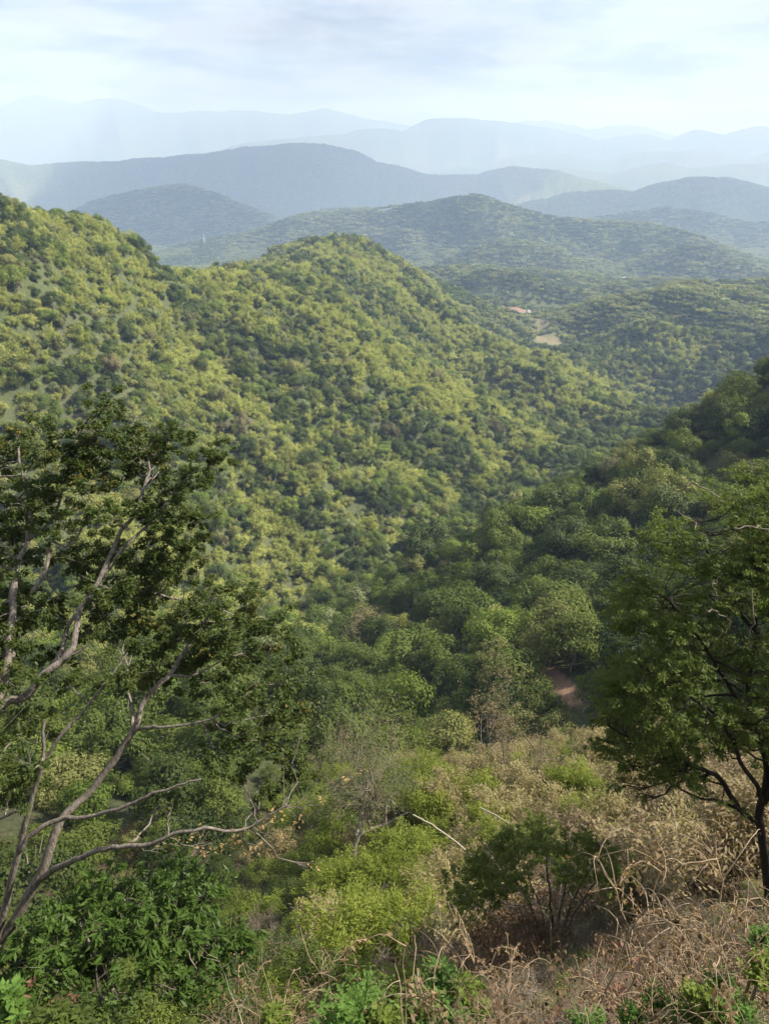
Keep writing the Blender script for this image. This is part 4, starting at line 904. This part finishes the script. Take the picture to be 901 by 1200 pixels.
# ---------------------------------------------------------------- dead sunflower stalks and fresh herbs at the viewpoint's edge
def weed_meshes(seed, H=1.0, nb=9):
    """dry stalk: main stem, hooked side stems ending in seed heads or empty cups, few curled leaves"""
    rng = np.random.default_rng(seed); L, heads, lf = [], [], []
    s = np.linspace(0, 1, 12); bend = rng.normal(size=2) * .12; kink = rng.normal(size=(12, 2)) * .008
    main = np.stack([bend[0] * s ** 2 + kink[:, 0], bend[1] * s ** 2 + kink[:, 1], s * H], -1); L.append((main, np.linspace(.0046, .002, 12)))
    ends = [main[-1]]
    for k in range(nb):
        i = rng.integers(3, 12); a = rng.uniform(0, 6.28); ln = rng.uniform(.16, .42) * (1.2 - s[i] * .5); t = np.linspace(0, 1, 9)
        up = rng.uniform(.5, 1.1); hook = rng.uniform(.3, 1.15)
        x = ln * (t * .75 + .1 * t ** 2); z = ln * (up * t - hook * t ** 3 * .75)
        sd = rng.normal() * .25 * t ** 2 * ln
        p = main[i] + np.stack([np.cos(a) * x - np.sin(a) * sd, np.sin(a) * x + np.cos(a) * sd, z], -1) + np.cumsum(rng.normal(size=(9, 3)) * .003, 0)
        L.append((p, np.linspace(.0026, .0013, 9))); ends.append(p[-1])
        if rng.random() < .65:
            j = rng.integers(3, 7); b = rng.uniform(0, 6.28); l2 = ln * .5; x = l2 * t * .8; z = l2 * (.9 * t - .9 * hook * t ** 3)
            p2 = p[j] + np.stack([np.cos(b) * x, np.sin(b) * x, z], -1); L.append((p2, np.linspace(.0019, .0012, 9))); ends.append(p2[-1])
    v, q = tubes(L, 5); stem = mk_mesh('stalks', v, q, smooth=True)
    hs, cups = [], []
    for e in ends:
        n = 22; d = nrm(rng.normal(size=(n, 3))); r = rng.uniform(.006, .011)
        if rng.random() < .2:
            hs.append(leaf_quads(e + d * r * .7, d, r * 1.6, 1.2, .3, rng))
        else:
            cups.append(leaf_quads(e + d[:9] * r * .8 * np.array([1, 1, .5]), rng.normal(size=(9, 3)), r * 2.0, 1.6, .3, rng, along=d[:9]))
    if not hs: hs.append(leaf_quads(ends[0] + nrm(rng.normal(size=(22, 3))) * .012, rng.normal(size=(22, 3)), .02, 1.2, .3, rng))
    for k in range(8):
        i = rng.integers(0, len(L)); p = L[i][0][rng.integers(1, len(L[i][0]))]; m = 7
        cups.append(leaf_quads(p + rng.normal(size=(m, 3)) * .014 + (0, 0, -.02), rng.normal(size=(m, 3)), .028 * rng.uniform(.5, 1.2, m), 1.6, .5, rng, along=np.array([0, 0, -1.]) + rng.normal(size=(m, 3)) * .5))
    v, q = join(hs); hm_ = mk_mesh('seed_heads', v, q); v, q = join(cups); cm = mk_mesh('curled_leaves', v, q)
    return stem, hm_, cm
WD = [weed_meshes(500 + i, 1.0, 6 + i * 2) for i in range(7)]
def weed(px, py, Y, Hh, var, words='tangled straw-coloured dead sunflower stalk', label=None, group='dead sunflower stalks along the bottom', tiltx=None):
    top = np.array(P(px, py, Y)); e = link('dead_stalk', None, loc=(float(top[0]), float(top[1]), float(top[2]) - Hh), cat='dry plant', label=label, group=group)
    e.rotation_euler = (rnd(-.15, .15), rnd(-.15, .15) if tiltx is None else tiltx, rnd(0, 6.28))
    for nm, me, mt in zip(('stalks', 'seed_heads', 'curled_leaves'), WD[var % 7], ('straw', 'seed', 'curl')):
        c = link(nm, me, MAT[mt], e, kind=None if nm == 'stalks' else 'stuff'); s = Hh * rnd(.95, 1.05); c.scale = (s, s, Hh)
    if label is None: _pend.append((e, px, py, ('dead_stalk', 0), words))
def ground_to(px, py, Y):
    t = np.array(P(px, py, Y)); return t[2] - float(height(t[0], t[1]))
for k in range(62):
    px = rnd(690, 940) if k % 4 else rnd(455, 690); edge = np.interp(px, [440, 520, 600, 660, 720, 760, 800, 850, 900, 940], [1150, 1105, 1110, 1150, 1155, 1125, 1105, 1085, 1075, 1075])
    py = edge + abs(rnd(0, 1)) ** 1.1 * 115; Y = rnd(2.7, 4.3) - (py - edge) * .004
    weed(px, py, Y, min(ground_to(px, py, Y), rnd(1.0, 1.7)), int(RNG.integers(0, 7)))
weed(728, 1034, 3.2, 1.9, 1, label='tall hooked dead stalk rising alone above the brown thicket near the bottom right'); 
weed(755, 1062, 3.1, 1.6, 0, label='bent dead stalk just right of the tallest hooked stalk')
weed(800, 1035, 3.4, 1.7, 3, label='upright branching dead stalk between the hooked stalk and the dark trunk')
weed(890, 1035, 3.3, 1.8, 5, label='dense dead stalk at the right edge below the dark trunk')
for px, py in ((300, 1150), (350, 1135), (395, 1145), (330, 1180), (440, 1165), (270, 1185), (410, 1120)):
    Y = rnd(3.2, 4.2); weed(px, py, Y, rnd(.9, 1.4), int(RNG.integers(0, 7)))

def herb_mesh(seed, n=46, ls=.085, asp=2.6, H=.55, sp=.38):
    rng = np.random.default_rng(seed); st, lv = [], []
    for k in range(n):
        a = rng.uniform(0, 6.28); o_ = rng.uniform(.05, 1) * sp; h_ = H * rng.uniform(.5, 1.1) * (1.1 - o_); t = np.linspace(0, 1, 5)
        p = np.stack([np.cos(a) * o_ * t, np.sin(a) * o_ * t, h_ * t ** .8], -1); st.append((p, np.linspace(.005, .002, 5)))
        m = 26; f = rng.uniform(.35, 1, m); b = p[0] + (p[-1] - p[0]) * f[:, None]; an = rng.uniform(0, 6.28, m); d = np.stack([np.cos(an), np.sin(an), rng.uniform(-.1, .5, m)], -1)
        s_ = ls * rng.uniform(.6, 1.3, m); lv.append(leaf_quads(b + d * s_[:, None] * .6, np.array([0, 0, 1.]) + rng.normal(size=(m, 3)) * .35 - d * .2, s_, asp, .2, rng, along=d))
    v, q = tubes(st, 4); a_ = mk_mesh('stems', v, q); v, q = join(lv); return a_, mk_mesh('leaves', v, q)
HB = [herb_mesh(601), herb_mesh(602, 40, .1, 2.2), herb_mesh(603, 60, .06, 2.8, .45, .42)]
BL = herb_mesh(604, 16, .17, 2.3, .7, .4)
def herb(px, py, Y, s, var, mt='fresh', words='fresh green leafy herb', label=None, ms=None):
    top = np.array(P(px, py, Y)); e = link('green_herb', None, loc=(float(top[0]), float(top[1]), float(top[2]) - .45 * s), cat='plant', label=label, group='fresh green herbs at the bottom')
    gz = float(height(top[0], top[1])); a_, b_ = ms or HB[var % 3]
    e.rotation_euler = (0, 0, rnd(0, 6.28))
    for nm, me, m in (('stems', a_, 'culm'), ('leaves', b_, mt)):
        c = link(nm, me, MAT[m], e); c.scale = (s, s, s)
    st = np.array([[0, 0, 0], [.05, .02, -.5 * (e.location.z - gz)], [0, 0, gz - e.location.z - .1]]); v, q = tubes([(st, np.array([.012, .016, .02]))], 5)
    link('stalk', mk_mesh('stalk', v, q), MAT['culm'], e)
    if label is None: _pend.append((e, px, py, ('green_herb', mt), words))
for px, py, Y, s, v_ in ((520, 1140, 3.6, .55, 0), (545, 1165, 3.4, .6, 1), (530, 1195, 3.2, .6, 0), (560, 1200, 3.3, .5, 2), (425, 1165, 3.5, .7, 2), (400, 1190, 3.3, .7, 0), (450, 1195, 3.3, .5, 1), (692, 1195, 2.8, .42, 2),
                         (830, 1170, 2.8, .45, 1), (800, 1190, 2.8, .4, 0), (870, 1180, 2.7, .45, 2), (845, 1150, 3.0, .4, 0), (895, 1130, 2.9, .4, 1), (770, 1160, 3.1, .35, 2), (740, 1185, 3.0, .35, 0), (320, 1195, 3.6, .5, 1), (885, 1200, 2.6, .4, 2), (895, 1095, 3.1, .35, 0)):
    herb(px, py, Y, s, v_, mt='fresh' if v_ != 1 else 'bright', words='fresh green leafy herb' if v_ != 1 else 'yellowish green leafy herb')
herb(15, 1172, 4.6, .6, 0, words='broad-leaved bright plant', ms=BL, label='broad-leaved bright green plant in the bottom left corner')
herb(75, 1195, 4.4, .55, 0, ms=BL, mt='mid', label='broad-leaved green plant at the bottom edge under the large glossy bush')
# bare shrub with grey curving twigs and withered pink-brown leaves
BS = bare_tree(345, 1190, 1052, 6.2, 1.25, 77, 'curl', 500, 'bare shrub with grey curving twigs and withered brown leaves, right of the large bush', mat='cane', lev=4, ls=.05)
BS.name = 'bare_shrub'; BS['category'] = 'shrub'

# ---------------------------------------------------------------- far houses, mast
HM = {'wall': bark_mat('house_wall', (.50, .50, .48), (.60, .60, .58), 2, 0), 'roof': bark_mat('pale_metal_roof', (.38, .40, .42), (.5, .52, .53), 2, 0), 'red': bark_mat('clay_tile_roof', (.35, .14, .09), (.45, .2, .13), 2, 0), 'dk': bark_mat('dark_opening', (.03, .03, .035), (.05, .05, .055), 2, 0), 'steel': bark_mat('painted_steel', (.6, .6, .6), (.75, .75, .75), 1, 0)}
def boxm(parts):
    vs, qs, k = [], [], 0
    for x0, x1, y0, y1, z0, z1 in parts:
        vs += [(x, y, z) for z in (z0, z1) for x, y in ((x0, y0), (x1, y0), (x1, y1), (x0, y1))]
        qs += [[k + i for i in f] for f in ((3, 2, 1, 0), (4, 5, 6, 7), (0, 1, 5, 4), (1, 2, 6, 5), (2, 3, 7, 6), (3, 0, 4, 7))]; k += 8
    return vs, qs
def house(px, py, Y, w_, d, h_, rf, label, rot=0.0):
    c = P(px, py, Y); z = float(height(c[0], c[1])); e = link('house', None, loc=(c[0], c[1], z), label=label, cat='house', group='houses far down the valley'); e.rotation_euler = (0, 0, rot)
    z += 0
    v, q = boxm([(-w_ / 2, w_ / 2, -d / 2, d / 2, -3, h_)]); link('wall', mk_mesh('wall', v, q), HM['wall'], e)
    o_ = .6; v = [(-w_ / 2 - o_, -d / 2 - o_, h_), (w_ / 2 + o_, -d / 2 - o_, h_), (w_ / 2 + o_, d / 2 + o_, h_), (-w_ / 2 - o_, d / 2 + o_, h_), (-w_ / 2 - o_, 0, h_ + d * .3), (w_ / 2 + o_, 0, h_ + d * .3)]
    link('roof', mk_mesh('roof', v, [(0, 1, 5, 4), (2, 3, 4, 5), (3, 2, 1, 0)], [(1, 2, 5), (3, 0, 4)]), HM[rf], e)
    for k in range(3):
        x = -w_ * .32 + k * w_ * .32; v, q = boxm([(x - .7, x + .7, -d / 2 - .05, -d / 2 + .1, .9, 2.3)]); link('window', mk_mesh('window', v, q), HM['dk'], e)
for a in ((611, 324, 2230, 16, 9, 4, 'roof', 'pale roofed house at the left end of the far hamlet'), (619, 326, 2200, 18, 10, 5, 'roof', 'largest white house in the middle of the far hamlet', .2), (628, 329, 2170, 11, 8, 3.5, 'roof', 'small white house just right of the largest hamlet house'),
          (636, 326, 2220, 12, 8, 4, 'roof', 'small house at the right end of the far hamlet', -.3), (728, 339, 2420, 20, 12, 5, 'roof', 'white house by the foot of the wooded hill, right of the hamlet'), (712, 338, 2460, 10, 8, 4, 'roof', 'small pale house left of the lone white valley house', .4),
          (722, 414, 1110, 7, 5, 3, 'roof', 'small white hut among trees right of the tan field'), (727, 416, 1100, 4, 4, 2.6, 'red', 'tiny hut beside the white hut right of the tan field'), (619, 359, 1725, 8, 6, 3, 'roof', 'small shed on the bare red clearing')): house(*a)
c = P(241, 297, 3600); mz = float(height(c[0], c[1])); MH = P(241, 279, 3600)[2] - mz + 0.0; MH = max(MH, 45.0)
ms = link('radio_mast', None, loc=(c[0], c[1], mz), label='thin pale lattice mast on the blue hillside behind the left ridge', cat='mast')
def bars(segs, r): return tubes([(np.array(s, float), np.array([r, r])) for s in segs], 4)
cor = lambda k, f: ((2.2 * (1 - f) + .5) * (1, -1, -1, 1)[k], (2.2 * (1 - f) + .5) * (1, 1, -1, -1)[k], MH * f)
for k in range(4):
    v, q = bars([(cor(k, 0), cor(k, 1))], .35); link('leg', mk_mesh('leg', v, q), HM['steel'], ms)
v, q = bars([(cor(k, f), cor((k + 1) % 4, f + .1)) for k in range(4) for f in np.arange(0, .95, .1)], .18); link('bracing', mk_mesh('bracing', v, q), HM['steel'], ms)

# ---------------------------------------------------------------- labels for the planted things
MARKS += [('the flat-topped tree', 640, 1000), ('the long pale cane', 550, 1010), ('the large glossy bush', 150, 1090), ('the tall hooked stalk', 735, 1070), ('the bare grey-twigged shrub', 340, 1110), ('the straw-coloured bamboo', 640, 930), ('the bottom right corner', 890, 1190)]
for (e, px, py, k, wd), lb in zip(_pend, place_labels([p[1] for p in _pend], [p[2] for p in _pend], [p[3] for p in _pend], [p[4] for p in _pend])):
    e['label'] = lb
print('PLANTS', len(_pend), 'SINGLE', int(single.sum()))
